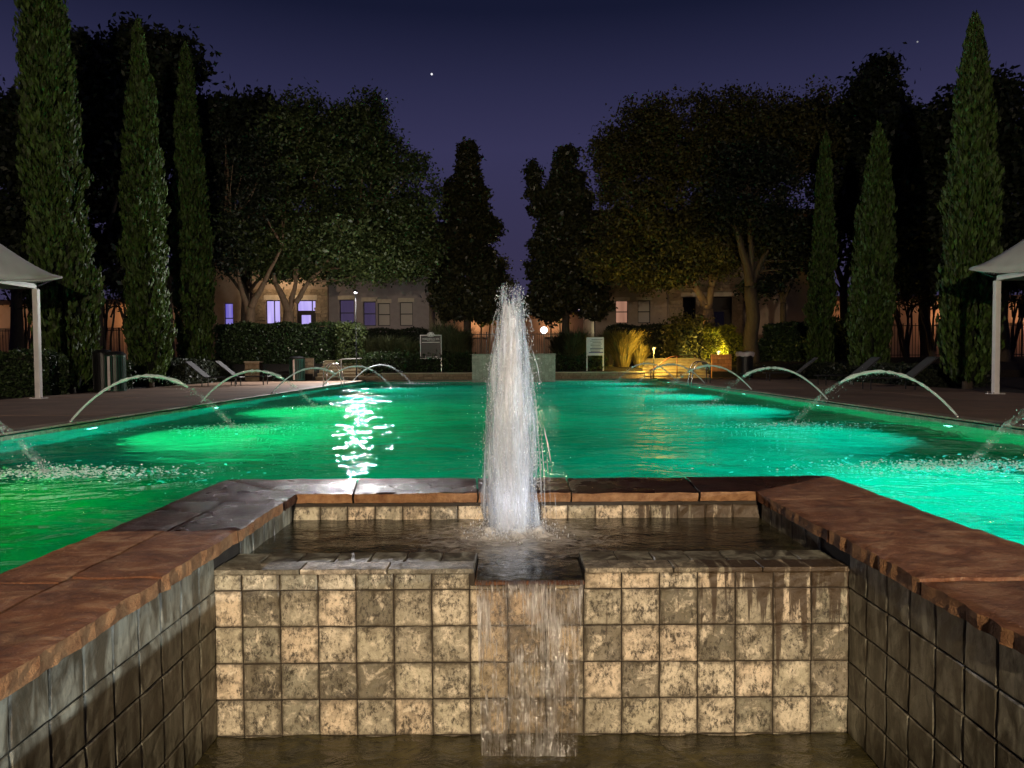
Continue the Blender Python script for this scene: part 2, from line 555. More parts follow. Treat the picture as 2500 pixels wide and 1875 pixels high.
class MB:
    def __init__(s):
        s.v = []
        s.f = []

    def box(s, x0, x1, y0, y1, z0, z1):
        i = len(s.v)
        s.v += [(x0, y0, z0), (x1, y0, z0), (x1, y1, z0), (x0, y1, z0), (x0, y0, z1), (x1, y0, z1), (x1, y1, z1), (x0, y1, z1)]
        s.f += [[i, i + 3, i + 2, i + 1], [i + 4, i + 5, i + 6, i + 7], [i, i + 1, i + 5, i + 4], [i + 1, i + 2, i + 6, i + 5], [i + 2, i + 3, i + 7, i + 6], [i + 3, i, i + 4, i + 7]]
        return s

    def quad(s, a, b, c, d):
        i = len(s.v)
        s.v += [a, b, c, d]
        s.f.append([i, i + 1, i + 2, i + 3])
        return s

    def tube(s, pts, radii, seg=8, cap=True):
        pts = [Vector(p) for p in pts]
        if not hasattr(radii, '__len__'):
            radii = [radii] * len(pts)
        base = len(s.v)
        prev = None
        for i, p in enumerate(pts):
            d = (pts[min(i + 1, len(pts) - 1)] - pts[max(i - 1, 0)])
            d = d.normalized() if d.length > 1e-9 else Vector((0, 0, 1))
            if prev is None:
                a = d.orthogonal().normalized()
            else:
                a = (prev - d * prev.dot(d))
                a = a.normalized() if a.length > 1e-6 else d.orthogonal().normalized()
            prev = a
            b = d.cross(a)
            for j in range(seg):
                t = 2 * math.pi * j / seg
                q = p + (a * math.cos(t) + b * math.sin(t)) * radii[i]
                s.v.append(tuple(q))
        for i in range(len(pts) - 1):
            for j in range(seg):
                j2 = (j + 1) % seg
                s.f.append([base + i * seg + j, base + i * seg + j2, base + (i + 1) * seg + j2, base + (i + 1) * seg + j])
        if cap:
            s.f.append([base + j for j in range(seg)][::-1])
            e_ = base + (len(pts) - 1) * seg
            s.f.append([e_ + j for j in range(seg)])
        return s

    def lathe(s, prof, seg=16, cx=0, cy_=0):
        base = len(s.v)
        for (r, z) in prof:
            for j in range(seg):
                t = 2 * math.pi * j / seg
                s.v.append((cx + r * math.cos(t), cy_ + r * math.sin(t), z))
        for i in range(len(prof) - 1):
            for j in range(seg):
                j2 = (j + 1) % seg
                s.f.append([base + i * seg + j, base + i * seg + j2, base + (i + 1) * seg + j2, base + (i + 1) * seg + j])
        s.f.append([base + j for j in range(seg)][::-1])
        e_ = base + (len(prof) - 1) * seg
        s.f.append([e_ + j for j in range(seg)])
        return s

    def build(s, name, mat, parent=None, smooth=False, loc=None, bevel=0.0):
        me = mesh_from(name, s.v, s.f, mat, smooth)
        o = bpy.data.objects.new(name, me)
        link(o, parent)
        if loc is not None:
            o.location = loc
        if bevel:
            bv = o.modifiers.new('bevel', 'BEVEL')
            bv.width = bevel
            bv.segments = 2
            bv.limit_method = 'ANGLE'
        return o


def tag(o, label=None, cat=None, group=None, kind=None):
    if label:
        o['label'] = label
    if cat:
        o['category'] = cat
    if group:
        o['group'] = group
    if kind:
        o['kind'] = kind
    return o


def thing(name, label, cat, loc=(0, 0, 0), rotz=0.0, group=None):
    o = bpy.data.objects.new(name, None)
    o.empty_display_size = 0.2
    COL.objects.link(o)
    o.location = loc
    o.rotation_euler = (0, 0, rotz)
    return tag(o, label, cat, group)


def put(name, me, parent=None, loc=(0, 0, 0), rot=(0, 0, 0), scale=(1, 1, 1)):
    o = bpy.data.objects.new(name, me)
    link(o, parent)
    o.location = loc
    o.rotation_euler = rot
    o.scale = scale
    return o


def lamp(name, typ, loc, power, color, parent=None, radius=0.1, rot=None, spot=None, blend=0.5):
    ld = bpy.data.lights.new(name, typ)
    ld.energy = power
    ld.color = color
    if typ in ('POINT', 'SPOT'):
        ld.shadow_soft_size = radius
    if typ == 'SPOT' and spot:
        ld.spot_size = R(spot)
        ld.spot_blend = blend
    o = bpy.data.objects.new(name, ld)
    link(o, parent)
    o.location = loc
    if rot is not None:
        o.rotation_euler = rot
    return o


def aim(frm, to):
    return (Vector(to) - Vector(frm)).to_track_quat('-Z', 'Y').to_euler()


# ================================================================== THE SETTING
POOL_X, POOL_Y0, POOL_Y1 = 6.8, -2.5, 34.2
WATER_Z = -0.10
DEPTH = -1.55

# ground: one sheet to the horizon with the pool cut out, rising to a terrace beyond the far end
g = MB()


def gz(x, y):
    if y < 34.55:
        return -0.06
    if y < 38:
        return 0.28 + (y - 34.55) / 3.45 * 0.62
    return 0.90


g.quad((-600, -600, -0.06), (600, -600, -0.06), (600, -3.2, -0.06), (-600, -3.2, -0.06))
g.quad((-600, -3.2, -0.06), (-7.6, -3.2, -0.06), (-7.6, 34.55, -0.06), (-600, 34.55, -0.06))
g.quad((7.6, -3.2, -0.06), (600, -3.2, -0.06), (600, 34.55, -0.06), (7.6, 34.55, -0.06))
NOTCH = ((-9.36, -6.14), (6.24, 9.41))          # the garden steps are let into the slope here
gx = [-600, -9.36, -6.14, 6.24, 9.41, 600]
for xa, xb in zip(gx[:-1], gx[1:]):
    if (xa, xb) in NOTCH:
        g.quad((xa, 34.55, -0.06), (xb, 34.55, -0.06), (xb, 37.0, -0.06), (xa, 37.0, -0.06))
        g.quad((xa, 37.0, -0.06), (xb, 37.0, -0.06), (xb, 37.0, 0.72), (xa, 37.0, 0.72))
        g.quad((xa, 37.0, 0.72), (xb, 37.0, 0.72), (xb, 38, 0.90), (xa, 38, 0.90))
        for xx in (xa, xb):
            g.quad((xx, 34.55, -0.06), (xx, 37.0, -0.06), (xx, 37.0, 0.72), (xx, 34.55, 0.28))
    else:
        g.quad((xa, 34.55, 0.28), (xb, 34.55, 0.28), (xb, 38, 0.90), (xa, 38, 0.90))
        g.quad((xa, 34.55, -0.06), (xb, 34.55, -0.06), (xb, 34.55, 0.28), (xa, 34.55, 0.28))
g.quad((-600, 38, 0.90), (600, 38, 0.90), (600, 900, 0.90), (-600, 900, 0.90))
ground = g.build('ground', 'mulch')
tag(ground, kind='structure')

# pool shell
pool = bpy.data.objects.new('swimming_pool', None)
COL.objects.link(pool)
tag(pool, kind='structure')
f_ = MB()
f_.quad((-POOL_X, POOL_Y0, DEPTH), (POOL_X, POOL_Y0, DEPTH), (POOL_X, POOL_Y1, DEPTH), (-POOL_X, POOL_Y1, DEPTH))
f_.build('pool_floor', 'pool_plaster', pool)
for s in (-1, 1):
    MB().box(s * POOL_X, s * (POOL_X + 0.25), POOL_Y0, POOL_Y1, DEPTH - 0.1, -0.045).build('pool_wall', 'pool_plaster', pool)
MB().box(-POOL_X - 0.25, POOL_X + 0.25, POOL_Y1, POOL_Y1 + 0.25, DEPTH - 0.1, -0.045).build('pool_wall', 'pool_plaster', pool)
MB().box(-POOL_X - 0.25, POOL_X + 0.25, POOL_Y0 - 0.25, POOL_Y0, DEPTH - 0.1, -0.045).build('pool_wall', 'pool_plaster', pool)

# waterline tiles: single pieces where they can be told apart, one band beyond
tile_s = MB().box(-0.006, 0.006, -0.0725, 0.0725, -0.0725, 0.0725)
tile_pool_me = mesh_from('waterline_tile', tile_s.v, tile_s.f, 'pool_tile')
for s in (-1, 1):
    y = 7.0
    while y < 18.0:
        put('waterline_tile', tile_pool_me, pool, (s * (POOL_X - 0.004), y, -0.122), (0, 0, 0))
        y += 0.152
    far = MB()
    while y < POOL_Y1 - 0.1:
        far.box(s * POOL_X - 0.006, s * POOL_X + 0.006, y - 0.0725, y + 0.0725, -0.195, -0.05)
        y += 0.152
    tag(far.build('waterline_tile_band', 'pool_tile', pool), kind='stuff')
far = MB()
x = -POOL_X + 0.1
while x < POOL_X:
    far.box(x - 0.0725, x + 0.0725, POOL_Y1 - 0.006, POOL_Y1 + 0.004, -0.195, -0.05)
    x += 0.152
tag(far.build('waterline_tile_band', 'pool_tile', pool), kind='stuff')
# coping stones of the pool rim
variants = []
for q in range(3):
    b_ = MB().box(-0.16, 0.16, -0.297, 0.297, -0.03, 0.0)
    me = mesh_from('coping_stone', b_.v, b_.f, 'pool_coping')
    bm = bmesh.new()
    bm.from_mesh(me)
    bmesh.ops.bevel(bm, geom=list(bm.edges), offset=0.008, segments=1, affect='EDGES')
    for vv in bm.verts:
        vv.co.x += random.uniform(-0.004, 0.004)
        vv.co.z += random.uniform(-0.002, 0.002)
    bm.to_mesh(me)
    bm.free()
    variants.append(me)
for s in (-1, 1):
    y = POOL_Y0 + 0.3
    i = 0
    while y < POOL_Y1:
        put('coping_stone', variants[i % 3], pool, (s * (POOL_X + 0.14), y, 0.004))
        y += 0.606
        i += 1
i = 0
x = -POOL_X + 0.3
while x < POOL_X:
    put('coping_stone', variants[i % 3], pool, (x, POOL_Y1 + 0.14, 0.004), (0, 0, math.pi / 2))
    x += 0.606
    i += 1

# pool water
w = MB()
wxs, wys = (-POOL_X, -1.69, 1.88, POOL_X), (POOL_Y0, -0.59, 4.46, POOL_Y1)
for i in range(3):
    for j in range(3):
        if not (i == 1 and j == 1):          # the fountain basin stands here
            w.quad((wxs[i], wys[j], WATER_Z), (wxs[i + 1], wys[j], WATER_Z), (wxs[i + 1], wys[j + 1], WATER_Z), (wxs[i], wys[j + 1], WATER_Z))
tag(w.build('pool_water', 'pool_water'), kind='structure')

# pool deck: concrete slabs with open joints
deck = bpy.data.objects.new('pool_deck', None)
COL.objects.link(deck)
tag(deck, kind='structure')


def slab(x0, x1, y0, y1, z=0.0):
    j = 0.008
    MB().box(x0 + j, x1 - j, y0 + j, y1 - j, -0.055, z).build('slab', 'concrete', deck, bevel=0.006)


for s in (-1, 1):
    ys = [-3.2, 0.2, 3.4, 6.6, 9.8, 13.0, 16.2, 19.4, 22.6, 25.8, 29.0, 32.2, 34.5]
    for a, b in zip(ys[:-1], ys[1:]):
        for x0, x1 in ((POOL_X + 0.305, 9.9), (9.9, 12.9)):
            slab(min(s * x0, s * x1), max(s * x0, s * x1), a, b, random.uniform(-0.003, 0.003))

# ================================================================== FOUNTAIN BASIN (foreground)
SX0, SX1 = -1.21, 1.36            # inner wall faces
FY = 2.95                         # front wall face
BY = 4.03                         # back wall face (upper pool of the basin)
COPZ = 0.22
basin = thing('fountain_basin', 'stone fountain basin with tiled stepped wall and brown flagstone rim in the foreground', 'fountain basin', (0.07, 3.0, 0))
OFF = Vector((-0.07, -3.0, 0))


def bpart(mb, name, mat, parent=basin, **kw):
    if parent is basin:
        mb.v = [(a + OFF.x, b + OFF.y, c) for a, b, c in mb.v]
    return mb.build(name, mat, parent, **kw)


def tile_variants(n, size, th, mat, amp=0.0025):
    out = []
    for q in range(n):
        h = size / 2
        xs = [-h, -h + 0.006, -h * 0.33, h * 0.33, h - 0.006, h]
        vs, fs = [], []
        for j, z in enumerate(xs):
            for i, x in enumerate(xs):
                edge = i in (0, 5) or j in (0, 5)
                y = -th if not edge else -th + 0.004
                if not edge:
                    y += random.uniform(-amp, amp)
                jx = random.uniform(-0.0012, 0.0012)
                vs.append((x + jx, y, z + random.uniform(-0.0012, 0.0012)))
        for j in range(5):
            for i in range(5):
                a = j * 6 + i
                fs.append([a, a + 1, a + 7, a + 6])
        # sides back to the mortar
        ring = [i for i in range(6)] + [6 * j + 5 for j in range(1, 6)] + [30 + i for i in range(4, -1, -1)] + [6 * j for j in range(4, 0, -1)]
        b0 = len(vs)
        for r_ in ring:
            vs.append((vs[r_][0], 0.0, vs[r_][2]))
        m_ = len(ring)
        for i in range(m_):
            fs.append([ring[(i + 1) % m_], ring[i], b0 + i, b0 + (i + 1) % m_])
        out.append(mesh_from('tile', vs, fs, mat))
    return out


TP = 0.1515
tv_slate = tile_variants(6, 0.1470, 0.011, 'slate_tile')
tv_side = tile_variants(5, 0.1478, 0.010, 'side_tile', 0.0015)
NX0, NX1 = -0.156, 0.288          # spill notch


def wall_part(name, boxes):
    mb = MB()
    for b_ in boxes:
        mb.box(*b_)
    mb.v = [(a + OFF.x, b + OFF.y, c) for a, b, c in mb.v]
    return mb.build(name, 'grout', basin)


def wtile(parent, me, x, y, z, rotz=0.0, rotx=0.0, sx=1.0, sz=1.0, name='tile'):
    o = put(name, me, parent, (x + OFF.x, y + OFF.y, z), (rotx + random.uniform(-0.012, 0.012), random.uniform(-0.004, 0.004), rotz + random.uniform(-0.012, 0.012)), (sx, 1, sz))
    return o


# front wall
fw = wall_part('front_wall', [(SX0, NX0, FY, 3.22, -1.0, 0.090), (NX1, SX1, FY, 3.22, -1.0, 0.090), (NX0, NX1, FY, 3.22, -1.0, 0.040)])
x_first = -1.095
cols = [(SX0 + x_first) / 2]
edges_x = [SX0] + [x_first + i * 0.1532 for i in range(17)]
edges_x = [e_ for e_ in edges_x if e_ < SX1 - 0.03] + [SX1]
edges_z = [0.088, 0.0208, -0.128, -0.278, -0.427, -0.576, -0.72]
for ci in range(len(edges_x) - 1):
    a, b = edges_x[ci], edges_x[ci + 1]
    for ri in range(6):
        z1, z0 = edges_z[ri], edges_z[ri + 1]
        xa, xb = a, b
        if ri == 0:
            if a >= NX0 - 0.02 and b <= NX1 + 0.02:
                z1 = 0.038
                if z1 - z0 < 0.012:
                    continue
            elif a < NX0 < b and NX0 - a < 0.05:
                z1 = 0.038
            elif a < NX1 < b:
                xa = NX1
        if xb - xa < 0.02:
            continue
        wtile(fw, random.choice(tv_slate), (xa + xb) / 2, FY + 0.001, (z0 + z1) / 2, sx=(xb - xa - 0.005) / 0.1478, sz=(z1 - z0 - 0.005) / 0.1478)
# top tiles of the front wall: nosing row and back row, laid flat
for (xa, xb) in ((SX0, NX0), (NX1, SX1)):
    n = int(round((xb - xa) / 0.153))
    for i in range(n):
        a = xa + (xb - xa) * i / n
        b = xa + (xb - xa) * (i + 1) / n
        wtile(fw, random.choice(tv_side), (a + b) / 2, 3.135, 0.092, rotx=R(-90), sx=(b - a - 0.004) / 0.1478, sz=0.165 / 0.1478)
    m = max(2, n // 2)
    for i in range(m):
        a = xa + (xb - xa) * i / m
        b = xa + (xb - xa) * (i + 1) / m
        mb = MB().box(a + 0.002, b - 0.002, FY - 0.018, FY + 0.098, 0.088, 0.108)
        mb.v = [(p + OFF.x, q + OFF.y, r_) for p, q, r_ in mb.v]
        mb.build('nosing_tile', 'slate_tile', fw, bevel=0.004)
mb = MB().box(NX0 + 0.002, NX1 - 0.002, FY - 0.022, 3.20, 0.041, 0.056)
bpart(mb, 'spill_lip', 'flagstone', basin, bevel=0.004)

# side walls
for s, X in ((-1, SX0), (1, SX1)):
    xo = X + s * 0.45
    sw = wall_part('side_wall', [(min(X, xo), max(X, xo), -0.4, BY + 0.35, -1.0, 0.164)])
    rz = -math.pi / 2 if s > 0 else math.pi / 2
    for ri, (z0, z1) in enumerate(((0.0208, 0.166), (-0.128, 0.0208), (-0.278, -0.128), (-0.427, -0.278), (-0.576, -0.427), (-0.725, -0.576))):
        y = FY - 0.012 - 0.0755
        while y > 0.75:
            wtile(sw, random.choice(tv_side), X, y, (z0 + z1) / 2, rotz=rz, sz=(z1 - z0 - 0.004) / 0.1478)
            y -= TP
    y = 3.22 + 0.08
    while y < BY - 0.03:
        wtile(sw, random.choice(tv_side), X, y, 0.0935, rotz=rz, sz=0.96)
        y += TP
bw = wall_part('back_wall', [(SX0 - 0.2, SX1 + 0.2, BY, 4.44, -1.0, 0.163)])
n = 17
for i in range(n):
    a = SX0 + (SX1 - SX0) * i / n
    b = SX0 + (SX1 - SX0) * (i + 1) / n
    wtile(bw, random.choice(tv_slate), (a + b) / 2, BY + 0.001, 0.083, sx=(b - a - 0.005) / 0.1478, sz=0.82)
MBx = MB().box(SX0, SX1, BY - 0.018, BY + 0.02, 0.146, 0.163)
bpart(MBx, 'ledge', 'grout', basin)


# flagstone rim: irregular slabs with rough split edges
def flag(x0, x1, y0, y1, mat='flagstone', rough_side=None, th=0.052, corner=None, dz=0.0):
    """slab between the given plan bounds; rough_side: 'x0','x1','y0' edge that is split rough"""
    nx = max(2, int((x1 - x0) / 0.035))
    ny = max(2, int((y1 - y0) / 0.035))
    vs, fs = [], []
    top = {}
    from mathutils import noise as mn
    for j in range(ny + 1):
        for i in range(nx + 1):
            u, v_ = i / nx, j / ny
            if corner is not None:
                A, B, Cc, D = corner
                p = (Vector(A) * (1 - u) + Vector(B) * u) * (1 - v_) + (Vector(D) * (1 - u) + Vector(Cc) * u) * v_
                x, y = p.x, p.y
            else:
                x, y = x0 + (x1 - x0) * u, y0 + (y1 - y0) * v_
            e_ = 0
            amp = 0.011
            if rough_side == 'x0' and i == 0:
                x += amp * mn.noise((x * 3, y * 16, 3.1)) + 0.008 * mn.noise((x, y * 55, 8.1))
                e_ = 1
            if rough_side == 'x1' and i == nx:
                x += amp * mn.noise((x * 3, y * 16, 5.1)) + 0.008 * mn.noise((x, y * 55, 9.1))
                e_ = 1
            if rough_side == 'y0' and j == 0:
                y += 0.5 * amp * mn.noise((x * 14, y * 3, 1.1))
                e_ = 1
            z = COPZ + dz + 0.0045 * mn.noise((x * 6, y * 6, 0.3)) + 0.003 * mn.noise((x * 17, y * 17, 2.3))
            if i in (0, nx) or j in (0, ny):
                z -= 0.003 + e_ * 0.004 * abs(mn.noise((x * 20, y * 20, 7.7)))
            top[(i, j)] = len(vs)
            vs.append((x + OFF.x, y + OFF.y, z))
    for j in range(ny):
        for i in range(nx):
            fs.append([top[(i, j)], top[(i + 1, j)], top[(i + 1, j + 1)], top[(i, j + 1)]])
    ntop = len(fs)
    ring = [(i, 0) for i in range(nx + 1)] + [(nx, j) for j in range(1, ny + 1)] + [(i, ny) for i in range(nx - 1, -1, -1)] + [(0, j) for j in range(ny - 1, 0, -1)]
    low, mid = [], []
    for (i, j) in ring:
        p = vs[top[(i, j)]]
        jit = 0.007 * mn.noise((p[0] * 30, p[1] * 30, 4.4))
        mid.append(len(vs))
        vs.append((p[0] + (jit if i in (0, nx) else 0), p[1] + (jit if j in (0, ny) else 0), COPZ - th * 0.5))
    for (i, j) in ring:
        p = vs[top[(i, j)]]
        jit = 0.009 * mn.noise((p[0] * 24, p[1] * 24, 9.4))
        low.append(len(vs))
        vs.append((p[0] + (jit if i in (0, nx) else 0), p[1] + (jit if j in (0, ny) else 0), COPZ - th))
    n_ = len(ring)
    midx = [0] * ntop
    for q in range(n_):
        r2 = (q + 1) % n_
        fs.append([top[ring[r2]], top[ring[q]], mid[q], mid[r2]])
        fs.append([mid[r2], mid[q], low[q], low[r2]])
        A_, B_ = ring[q], ring[r2]
        on = (rough_side == 'x0' and A_[0] == B_[0] == 0) or (rough_side == 'x1' and A_[0] == B_[0] == nx) or (rough_side == 'y0' and A_[1] == B_[1] == 0)
        midx += [1 if on else 0] * 2
    me = mesh_from('coping_stone', vs, fs, mat)
    me.materials.append(M['flag_edge'])
    if rough_side:
        me.polygons.foreach_set('material_index', midx)
    put('coping_stone', me, basin)


LI, LO, RI, RO = SX0 + 0.025, -1.76, SX1 - 0.03, 1.95
BI, BO = 4.0, 4.51
JT = 0.0055
lm = (LI + LO) / 2 - 0.02
# left rim: two columns of stones
for (a, b, dz) in ((0.2, 1.55, 0.004), (1.55, 2.46, 0.003), (2.46, 3.14, 0.006), (3.14, 3.80, 0.0)):
    flag(lm + JT, LI, a + JT, b - JT, 'flagstone' if b < 3.2 else 'flagstone_wet_shaded', 'x1', dz=dz)  # beyond the shadow line the stones take the darker, shaded colour
for (a, b, dz) in ((0.2, 1.3, 0.003), (1.3, 2.40, 0.004), (2.40, 3.15, 0.005), (3.15, 3.80, 0.0)):
    flag(LO, lm - JT, a + JT, b - JT, 'flagstone' if b < 3.2 else 'flagstone_wet_shaded', None, dz=dz)
# left far corner, mitred
flag(LO, LI, 3.8, BI, 'flagstone_wet_shaded', None, corner=((LO, 3.804, 0), (LI, 3.804, 0), (LI, BI, 0), (LO, BO, 0)))
# back rim
xs = [LI, -0.87, -0.19, 0.32, 1.02, RI]
xo_ = [LO, -0.95, -0.22, 0.33, 1.06, RO]
for q in range(5):
    A = (xs[q] + JT, BI, 0)
    B = (xs[q + 1] - JT, BI, 0)
    Cc = (xo_[q + 1] - JT, BO, 0)
    D = (xo_[q] + JT, BO, 0)
    flag(0, xs[q + 1] - xs[q], 0, 0.5, 'flagstone_wet_shaded', 'y0', corner=(A, B, Cc, D), dz=random.uniform(-0.002, 0.003))
# right rim: broad single stones
flag(RI, RO, 3.78, BI, 'flagstone', None, corner=((RI, 3.784, 0), (RO, 3.784, 0), (RO, BO, 0), (RI, BI, 0)))
for (a, b, dz) in ((0.2, 1.5, 0.012), (1.5, 2.38, 0.002), (2.38, 3.08, 0.008), (3.08, 3.78, 0.0)):
    flag(RI, RO, a + 0.009, b - 0.009, 'flagstone', 'x0', dz=dz)
# outer skin of the basin towards the pool
bpart(MB().box(LO + 0.05, SX0 - 0.45, -0.4, 4.44, DEPTH, 0.166), 'outer_wall', 'pool_plaster', basin)
bpart(MB().box(SX1 + 0.45, RO - 0.05, -0.4, 4.44, DEPTH, 0.166), 'outer_wall', 'pool_plaster', basin)
bpart(MB().box(LO + 0.06, RO - 0.06, 4.441, 4.47, DEPTH, 0.166), 'outer_wall', 'pool_plaster', basin)
bpart(MB().box(SX0 - 0.44, SX1 + 0.44, -0.6, -0.4, DEPTH, 0.166), 'outer_wall', 'grout', basin)
bpart(MB().box(SX0, SX1, -0.4, FY, -1.02, -0.98), 'basin_floor', 'grout', basin)


# basin waters (gentle real waves on a grid)
def water_grid(name, mat, x0, x1, y0, y1, z, amp, step, seed):
    from mathutils import noise as mn
    nx = int((x1 - x0) / step)
    ny = int((y1 - y0) / step)
    vs, fs = [], []
    for j in range(ny + 1):
        for i in range(nx + 1):
            x, y = x0 + (x1 - x0) * i / nx, y0 + (y1 - y0) * j / ny
            d = math.hypot(x, y - 3.7)
            a = amp * (1 + 2.0 * math.exp(-(d / 0.35) ** 2)) if z > 0 else amp
            vs.append((x, y, z + a * mn.noise((x * 6, y * 8, seed)) + 0.5 * a * mn.noise((x * 17, y * 19, seed + 3))))
    for j in range(ny):
        for i in range(nx):
            a = j * (nx + 1) + i
            fs.append([a, a + 1, a + nx + 2, a + nx + 1])
    me = mesh_from(name, vs, fs, mat, True)
    return tag(put(name, me), kind='structure')


water_grid('spa_water', 'spa_water', SX0 + 0.002, SX1 - 0.002, 3.221, BY - 0.001, 0.072, 0.006, 0.03, 1.0)
water_grid('basin_water', 'basin_water', SX0 + 0.002, SX1 - 0.002, 0.3, FY - 0.014, -0.573, 0.012, 0.03, 5.0)

# spill: water over the notch and the falling sheet
spill = thing('spill_sheet', 'thin glassy sheet of water falling from the notch of the tiled wall', 'waterfall', (0.066, 2.95, 0.05))
from mathutils import noise as mn
vs, fs = [], []
nu, nv = 44, 40
for j in range(nv + 1):
    t = j / nv
    for i in range(nu + 1):
        u = i / nu
        if t < 0.2:
            y, z = 3.22 - (3.22 - 2.93) * (t / 0.2), 0.072 - 0.010 * (t / 0.2) ** 2
        else:
            q = (t - 0.2) / 0.8
            fall = q ** 1.4
            z = 0.062 - fall * 0.64
            y = 2.93 - 0.15 * math.sqrt(max(0, fall))
        sag = max(0.0, t - 0.2)
        xa, xb = NX0 + 0.006 + 0.03 * sag, NX1 - 0.006 - 0.05 * sag
        x = xa + (xb - xa) * u
        y += 0.006 * mn.noise((x * 22, 0, z * 1.5)) * min(1, t * 4)
        edge = 1.0 if 0 < i < nu else 0.0
        vs.append((x - 0.066, y - 2.95, z - 0.05 + 0.002 * mn.noise((x * 25, y * 25, 4))))
for j in range(nv):
    for i in range(nu):
        a = j * (nu + 1) + i
        fs.append([a, a + 1, a + nu + 2, a + nu + 1])
me = mesh_from('falling_sheet', vs, fs, 'water_sheet', True)
me.materials.append(M['spa_water'])
me.polygons.foreach_set('material_index', [1 if (q // nu) < 8 else 0 for q in range(len(fs))])
put('falling_sheet', me, spill)


def drops_mesh(name, P, rad, mat, stretch=None):
    """octahedra at points P (n,3) with radii rad (n,)"""
    n = len(P)
    base = np.array([[1, 0, 0], [-1, 0, 0], [0, 1, 0], [0, -1, 0], [0, 0, 1], [0, 0, -1]], float)
    if stretch is not None:
        b = base[None] * np.asarray(stretch).reshape(1, 1, 3)
    else:
        b = np.repeat(base[None], 1, 0)
    V = P[:, None, :] + b * rad[:, None, None]
    faces = np.array([[0, 2, 4], [2, 1, 4], [1, 3, 4], [3, 0, 4], [2, 0, 5], [1, 2, 5], [3, 1, 5], [0, 3, 5]])
    Fc = (faces[None] + (np.arange(n) * 6)[:, None, None]).reshape(-1, 3)
    me = bpy.data.meshes.new(name)
    me.vertices.add(n * 6)
    me.vertices.foreach_set('co', V.astype(np.float32).ravel())
    m = len(Fc)
    me.loops.add(m * 3)
    me.loops.foreach_set('vertex_index', Fc.astype(np.int32).ravel())
    me.polygons.add(m)
    me.polygons.foreach_set('loop_start', np.arange(0, m * 3, 3, dtype=np.int32))
    me.polygons.foreach_set('loop_total', np.full(m, 3, dtype=np.int32))
    me.polygons.foreach_set('use_smooth', np.ones(m, dtype=bool))
    me.materials.append(M[mat])
    me.update(calc_edges=True)
    return me


# ================================================================== FOUNTAIN COLUMN
FX, FYY, FZ = 0.0, 3.72, 0.06
ftn = thing('fountain_jet', 'tall white column of foaming water shooting up from the basin', 'fountain', (FX, FYY, FZ))
HT = 1.255


def frad(t):
    pts = [(0, 0.128), (0.12, 0.124), (0.3, 0.128), (0.5, 0.122), (0.65, 0.106), (0.8, 0.082), (0.9, 0.066), (0.97, 0.060), (1.0, 0.038)]
    for (a, ra), (b, rb) in zip(pts[:-1], pts[1:]):
        if a <= t <= b:
            return ra + (rb - ra) * (t - a) / (b - a)
    return 0.02


def column(name, mat, scale, seed, hmul, seg=72, rows=110, flut=0.30):
    vs, fs = [], []
    for j in range(rows + 1):
        t = j / rows
        for i in range(seg):
            a = 2 * math.pi * i / seg
            ca, sa = math.cos(a), math.sin(a)
            r0 = frad(t) * scale
            n1 = mn.noise((ca * 2.2, sa * 2.2, t * 3.0 + seed))
            n2 = mn.noise((ca * 6, sa * 6, t * 7.0 + seed * 2))
            n3 = mn.noise((ca * 13, sa * 13, t * 22.0 + seed))
            r = r0 * (1 + flut * n1 + 0.16 * n2 + 0.08 * n3)
            zt = t * HT * hmul
            if t > 0.9:
                zt += 0.06 * (n1 + 0.6 * n2) * (t - 0.9) / 0.1
            lean = -0.012 * math.sin(t * 2.5)
            vs.append((r * ca + lean, r * sa, zt))
    for j in range(rows):
        for i in range(seg):
            i2 = (i + 1) % seg
            fs.append([j * seg + i, j * seg + i2, (j + 1) * seg + i2, (j + 1) * seg + i])
    put(name, mesh_from(name, vs, fs, mat, True), ftn)


column('water_core', 'fountain_core', 0.62, 1.3, 0.92, flut=0.26)
for q, (sc_, hm) in enumerate(((0.72, 0.97), (0.80, 1.0), (0.88, 0.98), (0.96, 0.95), (1.04, 0.90))):
    column('water_veil', 'fountain_veil', sc_, 7.7 + 5.3 * q, hm, flut=0.26 + 0.03 * q)
# falling strands beside the column
for q in range(16):
    a = random.uniform(0, 2 * math.pi)
    if q < 5:
        a = random.uniform(-0.5, 0.3)
    r1 = random.uniform(0.13, 0.19)
    if q < 3:
        r1 = random.uniform(0.19, 0.25)
    zt = random.uniform(0.55, 1.15)
    pts, rad = [], []
    for i in range(30):
        t = i / 29
        rr = 0.06 + (r1 - 0.06) * math.sqrt(t)
        z = zt * (1 - t ** 1.6)
        pts.append((rr * math.cos(a) + 0.004 * mn.noise((q, t * 9, 0)), rr * math.sin(a), z))
        rad.append(0.0022 + 0.0035 * abs(mn.noise((q * 3.3, t * 14, 2))))
    put('water_strand', mesh_from('water_strand', *(lambda m_: (m_.v, m_.f))(MB().tube(pts, rad, 5)), 'fountain_veil', True), ftn)
n = 4200
t = RNG.random(n)
ang = RNG.random(n) * 2 * np.pi
rr = np.array([frad(min(0.99, x)) for x in t]) * (0.85 + np.abs(RNG.normal(0, 0.28, n)))
P = np.stack([rr * np.cos(ang), rr * np.sin(ang), t * HT * 1.0 + RNG.normal(0, 0.01, n)], 1)
rd = 0.0010 + 0.0018 * RNG.random(n) ** 2
n2 = 700
a2 = RNG.random(n2) * 2 * np.pi
r2_ = 0.10 + np.abs(RNG.normal(0, 0.085, n2))
P2 = np.stack([r2_ * np.cos(a2), r2_ * np.sin(a2), 0.012 + 0.09 * RNG.random(n2) ** 2.5 * np.exp(-(r2_ - 0.1) * 6)], 1)
P = np.concatenate([P, P2])
rd = np.concatenate([rd, 0.0015 + 0.004 * RNG.random(n2) ** 2])
